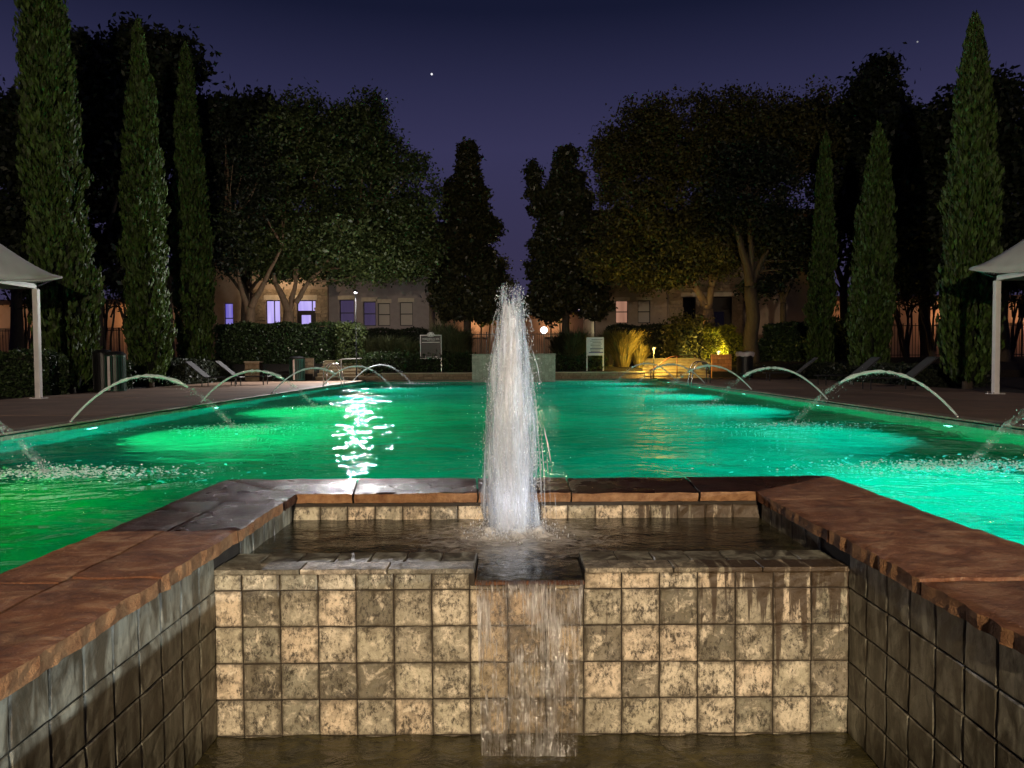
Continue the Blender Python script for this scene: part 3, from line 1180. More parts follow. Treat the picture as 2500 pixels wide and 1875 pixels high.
o = put('spray', drops_mesh('spray', P, rd, 'fountain_drop', (1, 1, 2.0)), ftn)
tag(o, kind='stuff')
# churned foam at the foot
vs, fs = [], []
nr, ns = 26, 72
for j in range(nr + 1):
    r = 0.40 * j / nr
    for i in range(ns):
        a = 2 * math.pi * i / ns
        x, y = r * math.cos(a), r * math.sin(a) * 0.8
        z = 0.012 + 0.05 * math.exp(-((r - 0.13) / 0.075) ** 2) * (0.6 + 0.9 * mn.noise((x * 18, y * 18, 1.5))) + 0.010 * mn.noise((x * 30, y * 30, 3)) - 0.02 * (r / 0.4) ** 2
        vs.append((x, y, z))
for j in range(nr):
    for i in range(ns):
        i2 = (i + 1) % ns
        fs.append([j * ns + i, (j + 1) * ns + i, (j + 1) * ns + i2, j * ns + i2])
white_water('churn', 0.38, 0.66, (11, 14, 11), 1.0, (0.80, 0.78, 0.76), 0.1, 0.2)
put('foam', mesh_from('foam', vs, fs, 'churn', True), ftn)
lamp('fountain_lamp', 'POINT', (0, 0, 0.18), 0.45, (0.93, 0.92, 1.0), ftn, 0.06)

for x0, x1 in ((-12.9, -9.9), (-9.9, -6.6), (-6.6, -3.3), (-3.3, 0), (0, 3.3), (3.3, 6.6), (6.6, 9.9), (9.9, 12.9)):
    slab(x0, x1, -6.0, -3.2)

# ================================================================== POOL LIGHTS (lit, under water in the side walls)
POOL_LAMPS = []
for s, ys, side in ((-1, (1.6, 6.6, 11.9, 16.8, 21.8, 27.0), 'left'), (1, (1.6, 6.6, 11.4, 16.3, 21.5, 26.5, 31.9), 'right')):
    for i, y in enumerate(ys):
        POOL_LAMPS.append((s, y, side, i, len(ys)))
ORD = ['nearest', 'second', 'third', 'fourth', 'fifth', 'sixth', 'farthest']
for s, y, side, i, n in POOL_LAMPS:
    z = -0.42
    nm = 'farthest' if i == n - 1 else ORD[i]
    t_ = thing('pool_light', '%s round underwater light in the %s pool wall' % (nm, side), 'pool light', (s * (POOL_X - 0.012), y, z), 0, 'underwater lights along the pool walls')
    ring = MB()
    seg = 20
    for j in range(seg):
        a0, a1 = 2 * math.pi * j / seg, 2 * math.pi * (j + 1) / seg
        for (ra, rb, xa, xb) in ((0.15, 0.12, 0.0, -0.03), (0.12, 0.10, -0.03, -0.03)):
            ring.quad((s * xa, ra * math.cos(a0), ra * math.sin(a0)), (s * xa, ra * math.cos(a1), ra * math.sin(a1)), (s * xb, rb * math.cos(a1), rb * math.sin(a1)), (s * xb, rb * math.cos(a0), rb * math.sin(a0)))
    ring.build('trim_ring', 'steel', t_)
    lens = MB()
    for j in range(seg):
        a0, a1 = 2 * math.pi * j / seg, 2 * math.pi * (j + 1) / seg
        i0 = len(lens.v)
        lens.v += [(-s * 0.045, 0, 0), (-s * 0.028, 0.10 * math.cos(a0), 0.10 * math.sin(a0)), (-s * 0.028, 0.10 * math.cos(a1), 0.10 * math.sin(a1))]
        lens.f.append([i0, i0 + 1, i0 + 2])
    lens.build('lens', 'lamp_pool', t_)
    if s < 0:
        col = (0.15, 1.0, 0.02) if y < 9 else ((0.30, 1.0, 0.44) if y < 18 else (0.05, 1.0, 0.85))
        pw = 520 if y < 9 else (3100 if y < 18 else 1600)
    else:
        col = (0.03, 1.0, 1.0)
        pw = 4000 if y < 9 else 1900
    lamp('pool_lamp', 'SPOT', (-s * 0.09, 0, 0.02), pw, col, t_, 0.09, (0, s * R(90 - 9), 0), 110, 0.9)

# ================================================================== WATER JETS ARCHING INTO THE POOL
JETS = [(-1, y, 'left') for y in (6.9, 11.5, 16.3, 21.2, 26.9, 31.9)] + [(1, y, 'right') for y in (7.0, 11.4, 16.1, 21.2, 26.3, 31.1)]
for k_, (s, y0, side) in enumerate(JETS):
    idx = k_ % 6
    nm = 'farthest' if idx == 5 else ORD[idx]
    xs_, reach, top_ = s * (POOL_X + 0.10), 2.45, 0.70
    jt = thing('water_jet', '%s thin water jet arching from the %s pool edge into the pool' % (nm, side), 'water jet', (xs_, y0, 0.008), 0, 'water jets along the pool edges')
    MB().lathe([(0.035, 0.0), (0.035, 0.012), (0.02, 0.02), (0.012, 0.022)], 14).build('nozzle', 'steel', jt)
    pts, rad = [], []
    pts2, rad2 = [], []
    NS = 60
    for i in range(NS + 1):
        q = i / NS
        dx = q * (reach + 0.12)
        z = 0.012 + 4 * top_ * (dx / reach) * (1 - dx / reach)
        wob = 0.012 * max(0, q - 0.35)
        p = (-s * dx, wob * mn.noise((q * 14, y0, 0)), z + 1.6 * wob * mn.noise((q * 19, y0, 5)))
        r = 0.018 + 0.018 * q
        if q < 0.72:
            pts.append(p)
            rad.append(r * (0.95 + 0.9 * mn.noise((q * 55, y0, 7)) * min(1, 2.2 * q)))
        if q > 0.30:
            pts2.append((p[0], p[1], p[2] - 0.01))
            rad2.append(0.016 + 0.055 * (q - 0.30) * (0.7 + 0.6 * mn.noise((q * 30, y0, 1))))
    MB().tube(pts, rad, 8).build('stream', 'jet_water', jt, True)
    MB().tube(pts2, rad2, 8).build('stream_tail', 'jet_mist', jt, True)
    # droplets
    n = 90 if y0 < 9 else 300
    q = 0.35 + 0.65 * RNG.random(n) ** 0.8
    dx = q * reach
    z = 4 * top_ * (dx / reach) * (1 - dx / reach)
    sp_ = 0.012 + 0.085 * (q - 0.3)
    P = np.stack([-s * dx + RNG.normal(0, 1, n) * sp_, RNG.normal(0, 1, n) * sp_, z + RNG.normal(0, 1, n) * sp_ * 0.9 - 0.01], 1)
    P = P[P[:, 2] > -0.06]
    tag(put('spray', drops_mesh('spray', P, 0.003 + 0.006 * RNG.random(len(P)) ** 2, 'fountain_drop'), jt), kind='stuff')
    # crown splash and bubbles where it lands
    n = 800 if y0 < 9 else 160
    lx = -s * (reach + 0.05)
    P = np.stack([lx - s * 0.2 + RNG.normal(0, 0.50, n) * (0.5 + RNG.random(n)), RNG.normal(0, 0.20, n), np.full(n, -0.106) + 0.012 * RNG.random(n)], 1)
    tag(put('surface_foam', drops_mesh('surface_foam', P, 0.003 + 0.007 * RNG.random(n) ** 2, 'foam_top', (2.2, 1.4, 0.8)), jt), kind='stuff')
    n = 120
    rad_ = np.abs(RNG.normal(0, 0.16, n))
    an = RNG.random(n) * 6.283
    P = np.stack([lx + rad_ * np.cos(an) * 1.5, rad_ * np.sin(an) * 0.9, -0.10 + 0.13 * RNG.random(n) ** 2 * np.exp(-rad_ * 4)], 1)
    tag(put('splash', drops_mesh('splash', P, 0.004 + 0.012 * RNG.random(n) ** 2, 'fountain_drop'), jt), kind='stuff')
    n = 900
    cx = lx + RNG.normal(0, 0.62, n) * (1 + 0.5 * RNG.random(n)) - s * 0.25
    cyy = RNG.normal(0, 0.36, n)
    cz = -0.14 - 0.06 * RNG.random(n)
    sz = 0.006 + 0.016 * RNG.random(n) ** 2
    C = np.stack([cx, cyy, cz], 1)
    an = RNG.random(n) * 6.283
    ti = RNG.normal(0, 1.3, (n, 2))
    U = np.stack([np.cos(an), np.sin(an), ti[:, 0]], 1)
    W = np.stack([-np.sin(an), np.cos(an), ti[:, 1]], 1)
    hx = []
    for a in range(6):
        hx.append(C + U * (sz * math.cos(a * math.pi / 3) * 1.5)[:, None] + W * (sz * math.sin(a * math.pi / 3))[:, None])
    V = np.stack(hx, 1)
    V[:, :, 2] = np.minimum(V[:, :, 2], -0.116)
    tag(put('foam', quads_mesh('foam', V, 'foam', 6), jt), kind='stuff')


# ================================================================== POOL LADDERS
def ladder(label, x, y, s, metal='steel'):
    t_ = thing('pool_ladder', label, 'pool ladder', (x, y, 0.0))
    for dy in (-0.25, 0.25):
        pts = [(s * 0.55, dy, 0.0), (s * 0.55, dy, 0.45)]
        for i in range(13):
            a = math.pi * i / 12
            pts.append((s * (0.24 + 0.31 * math.cos(a)), dy, 0.45 + 0.36 * math.sin(a)))
        pts += [(-s * 0.13, dy, 0.1), (-s * 0.16, dy, -0.9)]
        MB().tube(pts, 0.021, 8).build('handrail', metal, t_, True)
        MB().lathe([(0.045, 0.004), (0.045, 0.012), (0.03, 0.02)], 12, s * 0.55, dy).build('flange', metal, t_)
    for z in (-0.35, -0.65):
        MB().box(-s * 0.15 - 0.05, -s * 0.15 + 0.05, -0.23, 0.23, z - 0.015, z + 0.015).build('tread', metal, t_, bevel=0.005)


ladder('steel grab rails of the pool ladder by the left steps', -POOL_X, 29.0, -1)
ladder('steel grab rails of the pool ladder by the orange lit steps', POOL_X, 27.6, 1)


# ================================================================== FAR END: low wall, tiled block, steps
lw = thing('planter_wall', 'low stone planter wall along the far end of the pool', 'wall', (0, 34.62, 0))


def stone_row(parent, x0, x1, y, z0, z1, mat, lmin, lmax, depth=0.12, name='stone', ox=0.0, oy=0.0):
    x = x0
    while x < x1 - 0.02:
        L = min(random.uniform(lmin, lmax), x1 - x)
        if x1 - (x + L) < 0.06:
            L = x1 - x
        MB().box(x + 0.004 - ox, x + L - 0.004 - ox, y - oy + random.uniform(-0.006, 0.006), y + depth - oy, z0 + 0.003, z1 - 0.003).build(name, mat, parent)
        x += L


for xa, xb in ((-6.1, -1.84), (2.02, 6.2)):
    stone_row(lw, xa, xb, 34.53, 0.0, 0.13, 'rubble', 0.22, 0.42, oy=34.62)
    stone_row(lw, xa, xb, 34.53, 0.13, 0.27, 'rubble', 0.22, 0.42, oy=34.62)
    stone_row(lw, xa - 0.02, xb + 0.02, 34.50, 0.27, 0.325, 'trim_stone', 0.55, 0.75, 0.22, 'cap_stone', oy=34.62)
    MB().box(xa, xb, 34.64 - 34.62, 34.74 - 34.62, 0.0, 0.28).build('backing', 'grout', lw)

blk = thing('tiled_block', 'green grey tiled water feature block standing at the far end of the pool', 'tiled wall', (0.085, 33.35, WATER_Z))
bx0, bx1, bzt = -1.80, 1.97, 1.155
MB().box(bx0 - 0.085, bx1 - 0.085, 0.0, 1.3, -0.3, bzt - 0.02 - WATER_Z).build('core', 'grout', blk)
bt = MB().box(-0.0765, 0.0765, -0.012, 0.0, -0.0765, 0.0765)
bt_me = mesh_from('tile', bt.v, bt.f, 'block_tile')
nx_, nz_ = 24, 8
for i in range(nx_):
    for j in range(nz_):
        put('tile', bt_me, blk, (bx0 - 0.085 + (i + 0.5) * (bx1 - bx0) / nx_, random.uniform(-0.004, 0.0), 0.0 + (j + 0.5) * (bzt - WATER_Z - 0.03) / nz_))
MB().box(bx0 - 0.085 - 0.02, bx1 - 0.085 + 0.02, -0.03, 1.32, bzt - WATER_Z - 0.02, bzt - WATER_Z + 0.02).build('cap', 'block_tile', blk, bevel=0.006)


def steps(label, x0, x1, y0, n, mat, z0=0.0, rise=0.155, run=0.34):
    t_ = thing('garden_steps', label, 'steps', ((x0 + x1) / 2, y0, z0))
    cx = (x0 + x1) / 2
    for i in range(n):
        MB().box(x0 - cx + 0.002 * i, x1 - cx - 0.002 * i, i * run - 0.03, (i + 1) * run + 0.02, (i + 1) * rise - 0.05, (i + 1) * rise).build('tread', mat, t_, bevel=0.008)
        x = x0 - cx
        while x < x1 - cx - 0.05:
            L = min(random.uniform(0.25, 0.5), x1 - cx - x)
            MB().box(x + 0.004, x + L - 0.004, i * run + random.uniform(0, 0.012), i * run + 0.2, i * rise, (i + 1) * rise - 0.052).build('riser_stone', 'rubble' if mat != 'brick' else 'brick_orange', t_)
            x += L
    return t_


steps('broad stone steps rising from the left far corner of the deck beside a stone wall', -9.3, -6.2, 34.9, 6, 'step_stone')
steps('yellow lit stone steps between the amber grasses and the orange brick wall', 6.3, 9.35, 34.9, 6, 'step_stone')


def brick_wall(label, name, x0, x1, y, z0, z1, mat, ch, lmin, lmax, depth=0.3, cap=None, cat='wall'):
    t_ = thing(name, label, cat, ((x0 + x1) / 2, y, z0))
    cx = (x0 + x1) / 2
    MB().box(x0 - cx + 0.01, x1 - cx - 0.01, 0.02, depth, 0, z1 - z0 - 0.005).build('core', 'grout', t_)
    z = 0.0
    r_ = 0
    while z < z1 - z0 - 0.02:
        h = min(ch, z1 - z0 - z)
        x = x0 - cx - (0.0 if r_ % 2 == 0 else 0.0)
        first = True
        while x < x1 - cx - 0.02:
            L = random.uniform(lmin, lmax)
            if first and r_ % 2:
                L *= 0.5
            first = False
            L = min(L, x1 - cx - x)
            MB().box(x + 0.006, x + L - 0.006, random.uniform(-0.012, 0.006), 0.1, z + 0.006, z + h - 0.006).build('brick' if mat == 'brick_orange' else 'stone', mat, t_)
            x += L
        z += h
        r_ += 1
    if cap:
        MB().box(x0 - cx - 0.03, x1 - cx + 0.03, -0.04, depth + 0.03, z1 - z0, z1 - z0 + 0.06).build('cap', cap, t_, bevel=0.01)
    return t_


brick_wall('orange lit brick cheek wall at the right end of the far steps', 'cheek_wall', 9.40, 10.35, 34.72, 0.0, 1.10, 'brick_orange', 0.17, 0.28, 0.36)
brick_wall('rough brown stone cheek wall left of the far left steps', 'cheek_wall', -10.35, -9.35, 34.72, 0.0, 1.05, 'rubble', 0.17, 0.25, 0.45)
brick_wall('stone pedestal block standing behind the left loungers', 'stone_pedestal', -12.1, -11.45, 33.4, -0.05, 0.85, 'rubble', 0.2, 0.3, 0.35, 0.5, 'trim_stone', 'pedestal')


def rail(label, metal, pts, posts):
    t_ = thing('stair_handrail', label, 'handrail', (pts[0][0], pts[0][1], 0))
    o_ = Vector((pts[0][0], pts[0][1], 0))
    MB().tube([tuple(Vector(p) - o_) for p in pts], 0.028, 8).build('top_rail', metal, t_, True)
    for (a, b) in posts:
        MB().tube([tuple(Vector(a) - o_), tuple(Vector(b) - o_)], 0.025, 8).build('post', metal, t_, True)


rail('white metal stair handrail standing on the left far steps', 'white_paint', [(-8.05, 34.3, 0.92), (-7.9, 34.35, 0.98), (-6.6, 36.9, 1.04), (-6.4, 36.9, 1.02)], [((-7.95, 34.35, 0.0), (-7.95, 34.35, 0.97)), ((-6.7, 36.8, 0.8), (-6.7, 36.8, 1.03))])
rail('dark red metal handrail on the yellow lit steps', 'brown_metal', [(6.4, 34.2, 0.35), (7.45, 34.7, 0.99), (7.8, 34.75, 1.01), (9.2, 36.9, 1.05)], [((7.78, 34.75, 0.0), (7.78, 34.75, 1.01)), ((9.1, 36.7, 0.8), (9.1, 36.7, 1.04)), ((6.45, 34.22, 0.0), (6.45, 34.22, 0.38))])

# ================================================================== SIGNS
c = at(1052, 846, 35.0)
sg = thing('rules_sign', 'black framed sign with white lettering and oval crest on a post', 'sign', (c.x, 35.0, 0.30))
zb, zt, hw = at(1052, 876, 35).z - 0.30, at(1052, 817.5, 35).z - 0.30, 0.51
MB().box(-hw, hw, -0.012, 0.02, zb, zt).build('board', 'sign_black', sg)
fr = MB()
for (xa, xb, za, zc) in ((-hw, -hw + 0.035, zb, zt), (hw - 0.035, hw, zb, zt), (-hw + 0.035, hw - 0.035, zb, zb + 0.035), (-hw + 0.035, -0.17, zt - 0.035, zt), (0.17, hw - 0.035, zt - 0.035, zt)):
    fr.box(xa, xb, -0.022, -0.0125, za, zc)
for i in range(10):
    a0, a1 = math.pi + math.pi * i / 10, math.pi + math.pi * (i + 1) / 10
    for ra, rb in ((0.20, 0.165),):
        fr.quad((ra * math.cos(a0) , -0.02, zt + 0.02 + 0.6 * ra * math.sin(a0)), (ra * math.cos(a1), -0.02, zt + 0.02 + 0.6 * ra * math.sin(a1)), (rb * math.cos(a1), -0.02, zt + 0.02 + 0.6 * rb * math.sin(a1)), (rb * math.cos(a0), -0.02, zt + 0.02 + 0.6 * rb * math.sin(a0)))
fr.build('border', 'sign_white', sg)


def ellipse(rx, rz, y, th, cz, seg=24):
    m_ = MB()
    for yy in (y, y + th):
        i0 = len(m_.v)
        m_.v += [(rx * math.cos(2 * math.pi * j / seg), yy, cz + rz * math.sin(2 * math.pi * j / seg)) for j in range(seg)]
        m_.f.append(list(range(i0, i0 + seg)))
    for j in range(seg):
        j2 = (j + 1) % seg
        m_.f.append([j, j2, seg + j2, seg + j])
    return m_


ellipse(0.19, 0.125, -0.014, 0.03, zt + 0.035).build('crest_plate', 'sign_black', sg)
cr = ellipse(0.155, 0.095, -0.026, 0.011, zt + 0.035).build('crest', 'sign_white', sg)
star = MB()
for (px, pz, rr_) in ((-0.085, 0.045, 0.028), (0.085, 0.045, 0.030), (0.0, -0.055, 0.026), (0.105, -0.015, 0.02), (-0.1, -0.02, 0.018)):
    i0 = len(star.v)
    star.v += [(px + rr_ * math.cos(a), -0.029, zt + 0.035 + pz + 0.7 * rr_ * math.sin(a)) for a in (0, 1.26, 2.5, 3.77, 5.0)]
    star.f.append([i0, i0 + 1, i0 + 2, i0 + 3, i0 + 4])
star.build('crest_mark', 'sign_black', cr)


def text(body, size, loc, mat, parent, align='CENTER', xs=1.0):
    cu = bpy.data.curves.new('lettering', 'FONT')
    cu.body = body
    cu.size = size
    cu.align_x = align
    cu.extrude = 0.002
    cu.materials.append(M[mat])
    tmp = bpy.data.objects.new('lettering', cu)
    COL.objects.link(tmp)
    bpy.context.view_layer.update()
    me = bpy.data.meshes.new_from_object(tmp.evaluated_get(bpy.context.evaluated_depsgraph_get()))
    bpy.data.objects.remove(tmp)
    o = bpy.data.objects.new('lettering', me)
    link(o, parent)
    o.location = loc
    o.rotation_euler = (math.pi / 2, 0, 0)
    o.scale = (xs, 1, 1)
    return o


text('VERANDAHS SPA', 0.115, (0, -0.016, zt - 0.235), 'sign_white', sg, xs=0.92)
text('POOL RULES', 0.06, (0, -0.016, zt - 0.305), 'sign_white', sg)
ln = MB()
for i, (wd, hh) in enumerate(((0.42, 0.022),)):
    ln.box(-wd, wd, -0.016, -0.0125, zt - 0.37, zt - 0.37 + 0.028)
ln.box(-0.33, 0.17, -0.016, -0.0125, zb + 0.075, zb + 0.095)
ln.box(0.19, 0.30, -0.016, -0.0125, zb + 0.07, zb + 0.115)
ln.build('print_line', 'sign_white', sg)
ln = MB()
for i in range(13):
    z = zt - 0.46 - i * 0.042
    wd = random.uniform(0.25, 0.42)
    ln.box(-0.42, wd, -0.016, -0.0125, z, z + 0.018)
ln.build('print_line', 'sign_grey', sg)
MB().box(hw - 0.045, hw - 0.005, 0.021, 0.055, -0.05, zt - 0.05).build('post', 'steel', sg)

c = at(1453, 846, 34.9)
sg2 = thing('notice_board', 'white notice board with small print on two white legs', 'sign', (c.x, 34.9, 0.30))
zb, zt, hw = at(1453, 868, 34.9).z - 0.30, at(1453, 823.5, 34.9).z - 0.30, 0.405
MB().box(-hw, hw, -0.012, 0.02, zb, zt).build('board', 'sign_white', sg2)
ln = MB()
for i in range(9):
    z = zt - 0.12 - i * 0.07
    a = random.uniform(-0.3, -0.1)
    ln.box(a, random.uniform(0.2, 0.36), -0.016, -0.0125, z, z + 0.022)
ln.build('print_line', 'sign_grey', sg2)
MB().box(-0.24, 0.37, -0.016, -0.0125, zb + 0.30, zb + 0.335).build('print_line', 'sign_violet', sg2)
MB().box(-0.30, 0.38, -0.016, -0.0125, zb + 0.12, zb + 0.17).build('print_line', 'sign_violet', sg2)
for s in (-1, 1):
    MB().box(s * (hw - 0.02) - 0.03, s * (hw - 0.02) + 0.03, 0.021, 0.075, -0.05, zt - 0.02).build('leg', 'white_paint', sg2)


# ================================================================== LITTER BINS
def bin_(label, x, y, r, h, slat, liner=None, door=None):
    t_ = thing('litter_bin', label, 'bin', (x, y, 0.0))
    MB().lathe([(r * 0.86, 0.03), (r * 0.86, h - 0.03)], 20).build('inner_can', 'black_metal', t_)
    m_ = MB().box(-r * 0.055, r * 0.055, -0.006, 0.006, 0, h)
    me = mesh_from('slat', m_.v, m_.f, slat)
    n_ = 26
    for i in range(n_):
        a = 2 * math.pi * i / n_
        put('slat', me, t_, (r * math.cos(a), r * math.sin(a), 0.03), (0, 0, a + math.pi / 2))
    for z in (0.04, h - 0.05):
        MB().lathe([(r * 1.02, z), (r * 1.03, z + 0.02), (r * 1.02, z + 0.04)], 24).build('hoop', slat, t_)
    ld = MB().lathe([(r * 1.06, h + 0.01), (r * 1.08, h + 0.04), (r * 0.75, h + 0.12), (r * 0.45, h + 0.13)], 24)
    if liner != 'over':
        ld.build('lid', 'black_metal', t_)
    if liner:
        vs, fs = [], []
        ns = 40
        for j, (rr_, z) in enumerate(((0.70, h + 0.03), (0.95, h + 0.09), (1.10, h + 0.05), (1.12, h - 0.03), (1.08, h - 0.12))):
            for i in range(ns):
                a = 2 * math.pi * i / ns
                q = 1 + 0.10 * mn.noise((math.cos(a) * 4, math.sin(a) * 4, j * 0.6 + x)) + 0.04 * math.sin(a * 14 + j)
                vs.append((r * rr_ * q * math.cos(a), r * rr_ * q * math.sin(a), z + 0.05 * mn.noise((math.cos(a) * 3, math.sin(a) * 3, x))))
        for j in range(4):
            for i in range(ns):
                i2 = (i + 1) % ns
                fs.append([j * ns + i, j * ns + i2, (j + 1) * ns + i2, (j + 1) * ns + i])
        put('bag_rim', mesh_from('bag_rim', vs, fs, 'liner', True), t_)
    if door:
        dd = MB().box(-0.075, 0.0, -r - 0.03, -r - 0.015, 0.06, h - 0.02)
        dd.build('bag_fold', 'liner', t_)
    return t_


p = at(248, 955, 23.0)
bin_('black slatted litter bin standing against the green one by the left hedge', p.x, 23.1, 0.27, 1.18, 'black_metal')
p = at(290, 955, 23.0)
bin_('green slatted litter bin with a white bag fold by the left hedge', p.x + 0.02, 22.8, 0.29, 1.12, 'green_metal', None, True)
p = at(724, 922, 33.2)
bin_('dark green litter bin beside the stone wall of the left steps', p.x, 33.3, 0.34, 1.0, 'green_metal', None, True)
p = at(1783, 915, 33.8)
bin_('black litter bin with pale pink bag rim beside the orange brick wall', 10.75, 34.0, 0.36, 1.12, 'black_metal', 'over')


# ================================================================== LOUNGERS
def lounger_proto():
    parts = []
    fr = MB()
    for s in (-1, 1):
        fr.tube([(s * 0.32, 0, 0.33), (s * 0.32, 1.25, 0.33), (s * 0.32, 1.95, 0.92)], 0.022, 6)
    fr.tube([(-0.32, 0, 0.33), (0.32, 0, 0.33)], 0.022, 6)
    fr.tube([(-0.32, 1.95, 0.92), (0.32, 1.95, 0.92)], 0.022, 6)
    parts.append(('frame', mesh_from('frame', fr.v, fr.f, 'black_metal')))
    sl = MB()
    sl.box(-0.30, 0.30, 0.03, 1.25, 0.325, 0.34)
    parts.append(('seat', mesh_from('seat', sl.v, sl.f, 'grey_sling')))
    b_ = MB()
    a, c_ = (1.26, 0.335), (1.93, 0.90)
    b_.v = [(-0.30, a[0], a[1]), (0.30, a[0], a[1]), (0.30, c_[0], c_[1]), (-0.30, c_[0], c_[1]), (-0.30, a[0], a[1] + 0.02), (0.30, a[0], a[1] + 0.02), (0.30, c_[0], c_[1] + 0.02), (-0.30, c_[0], c_[1] + 0.02)]
    b_.f = [[0, 3, 2, 1], [4, 5, 6, 7], [0, 1, 5, 4], [1, 2, 6, 5], [2, 3, 7, 6], [3, 0, 4, 7]]
    parts.append(('backrest', mesh_from('backrest', b_.v, b_.f, 'grey_sling')))
    for s in (-1, 1):
        for y in (0.15, 1.35):
            lg = MB().tube([(s * 0.30, y, 0.33), (s * 0.31, y, 0.0)], 0.02, 6)
            parts.append(('leg', mesh_from('leg', lg.v, lg.f, 'black_metal')))
    return parts


LP = lounger_proto()
for (x, y, rz, lab) in ((-11.3, 27.3, -100, 'grey reclined lounger at the left hedge, nearest of the left pair'), (-10.75, 28.7, -100, 'grey reclined lounger on the left deck, farther of the pair by the hedge'),
                        (11.4, 21.3, 78, 'dark lounger nearest the right canopy post below the tallest cypress'), (11.5, 24.6, 82, 'dark lounger on the right deck between the two leafy cypresses'),
                        (11.3, 29.2, 80, 'dark reclined lounger on the right deck near the far bin')):
    # foot towards the pool, head towards the hedge
    sgn = -1 if x < 0 else 1
    t_ = thing('sun_lounger', lab, 'sun lounger', (x - sgn * 1.3, y, 0.0), -sgn * math.pi / 2 + random.uniform(-0.15, 0.15), 'sun loungers along the pool deck')
    for nm, me in LP:
        put(nm, me, t_)


# ================================================================== SHADE CANOPIES
def canopy(label, x, y, sx, sy, s):
    """corner post nearest the pool at (x, y); roof spreads away from the pool and towards the viewer"""
    W_, D_ = 3.6, 3.6
    t_ = thing('shade_canopy', label, 'canopy', (x, y, 0.0))
    zt = 2.82
    for (px, py) in ((0, 0), (s * W_, 0), (0, -D_), (s * W_, -D_)):
        po = MB().box(px - 0.065, px + 0.065, py - 0.065, py + 0.065, 0.012, zt)
        po = po.build('post', 'white_paint', t_, bevel=0.012)
        bp = MB().box(px - 0.15, px + 0.15, py - 0.15, py + 0.15, 0.0, 0.014)
        bo = bp.build('base_plate', 'white_paint', t_)
        for bx_, by_ in ((-0.12, -0.12), (0.12, -0.12), (0.12, 0.12), (-0.12, 0.12)):
            MB().lathe([(0.018, 0.014), (0.018, 0.04)], 8, px + bx_, py + by_).build('bolt', 'steel', bo)
    for (a, b) in (((0, 0), (s * W_, 0)), ((0, -D_), (s * W_, -D_)), ((0, 0), (0, -D_)), ((s * W_, 0), (s * W_, -D_))):
        MB().box(min(a[0], b[0]) - 0.04, max(a[0], b[0]) + 0.04, min(a[1], b[1]) - 0.04, max(a[1], b[1]) + 0.04, zt, zt + 0.12).build('beam', 'white_paint', t_)
    # tensioned fabric: pyramid with concave slopes and upturned corner tips
    vs, fs = [], []
    n_ = 28
    ov = 0.42
    for j in range(n_ + 1):
        for i in range(n_ + 1):
            u, v_ = 2 * i / n_ - 1, 2 * j / n_ - 1
            m_ = max(abs(u), abs(v_))
            mnv = min(abs(u), abs(v_))
            cornerness = (abs(u) * abs(v_)) ** 3
            ex = 1.0 - 0.13 * (1 - (mnv / max(m_, 1e-6)) ** 2) * m_ ** 4
            px = s * W_ / 2 + s * -u * (W_ / 2 + ov) * ex
            py = -D_ / 2 + v_ * (D_ / 2 + ov) * ex
            z = zt + 0.16 + 2.3 * (1 - m_) ** 1.08 + 0.20 * cornerness - 0.05 * (1 - cornerness) * m_ ** 6
            vs.append((px, py, z))
    for j in range(n_):
        for i in range(n_):
            a = j * (n_ + 1) + i
            fs.append([a, a + 1, a + n_ + 2, a + n_ + 1])
    o = put('fabric_roof', mesh_from('fabric_roof', vs, fs, 'fabric', True), t_)
    so = o.modifiers.new('solid', 'SOLIDIFY')
    so.thickness = 0.02
    # rolled scalloped hem with lacing at the corner
    hem = []
    for i in range(n_ + 1):
        hem.append(Vector(vs[n_ * (n_ + 1) + i]) + Vector((0, 0, -0.02)))
    MB().tube(hem, 0.03, 6).build('hem', 'fabric', t_, True)
    hem2 = [Vector(vs[j * (n_ + 1) + n_]) + Vector((0, 0, -0.02)) for j in range(n_ + 1)]
    MB().tube(hem2, 0.03, 6).build('hem', 'fabric', t_, True)
    tip = Vector(vs[n_ * (n_ + 1) + n_])
    MB().tube([tip, Vector((0, 0, zt + 0.05))], 0.012, 6).build('tension_cable', 'steel', t_)
    for q in range(9):
        a = q / 8
        p0 = Vector((0, 0, zt + 0.12)) * (1 - a) + tip * a * 0.7 + Vector((0, 0, zt + 0.12)) * 0.3 * a
        MB().tube([p0 + Vector((0, 0, -0.01)), p0 + Vector((s * 0.03, -0.03, 0.15 * (1 - 0.4 * a)))], 0.006, 5).build('lacing', 'black_metal', t_)
    return t_


p = at(95, 972, 19.0)
canopy('white fabric shade canopy on posts at the left edge of the deck', p.x, 19.0, 1, 1, -1)
p = at(2430, 962, 18.4)
canopy('white fabric shade canopy on posts at the right edge of the deck', p.x, 18.4, 1, 1, 1)


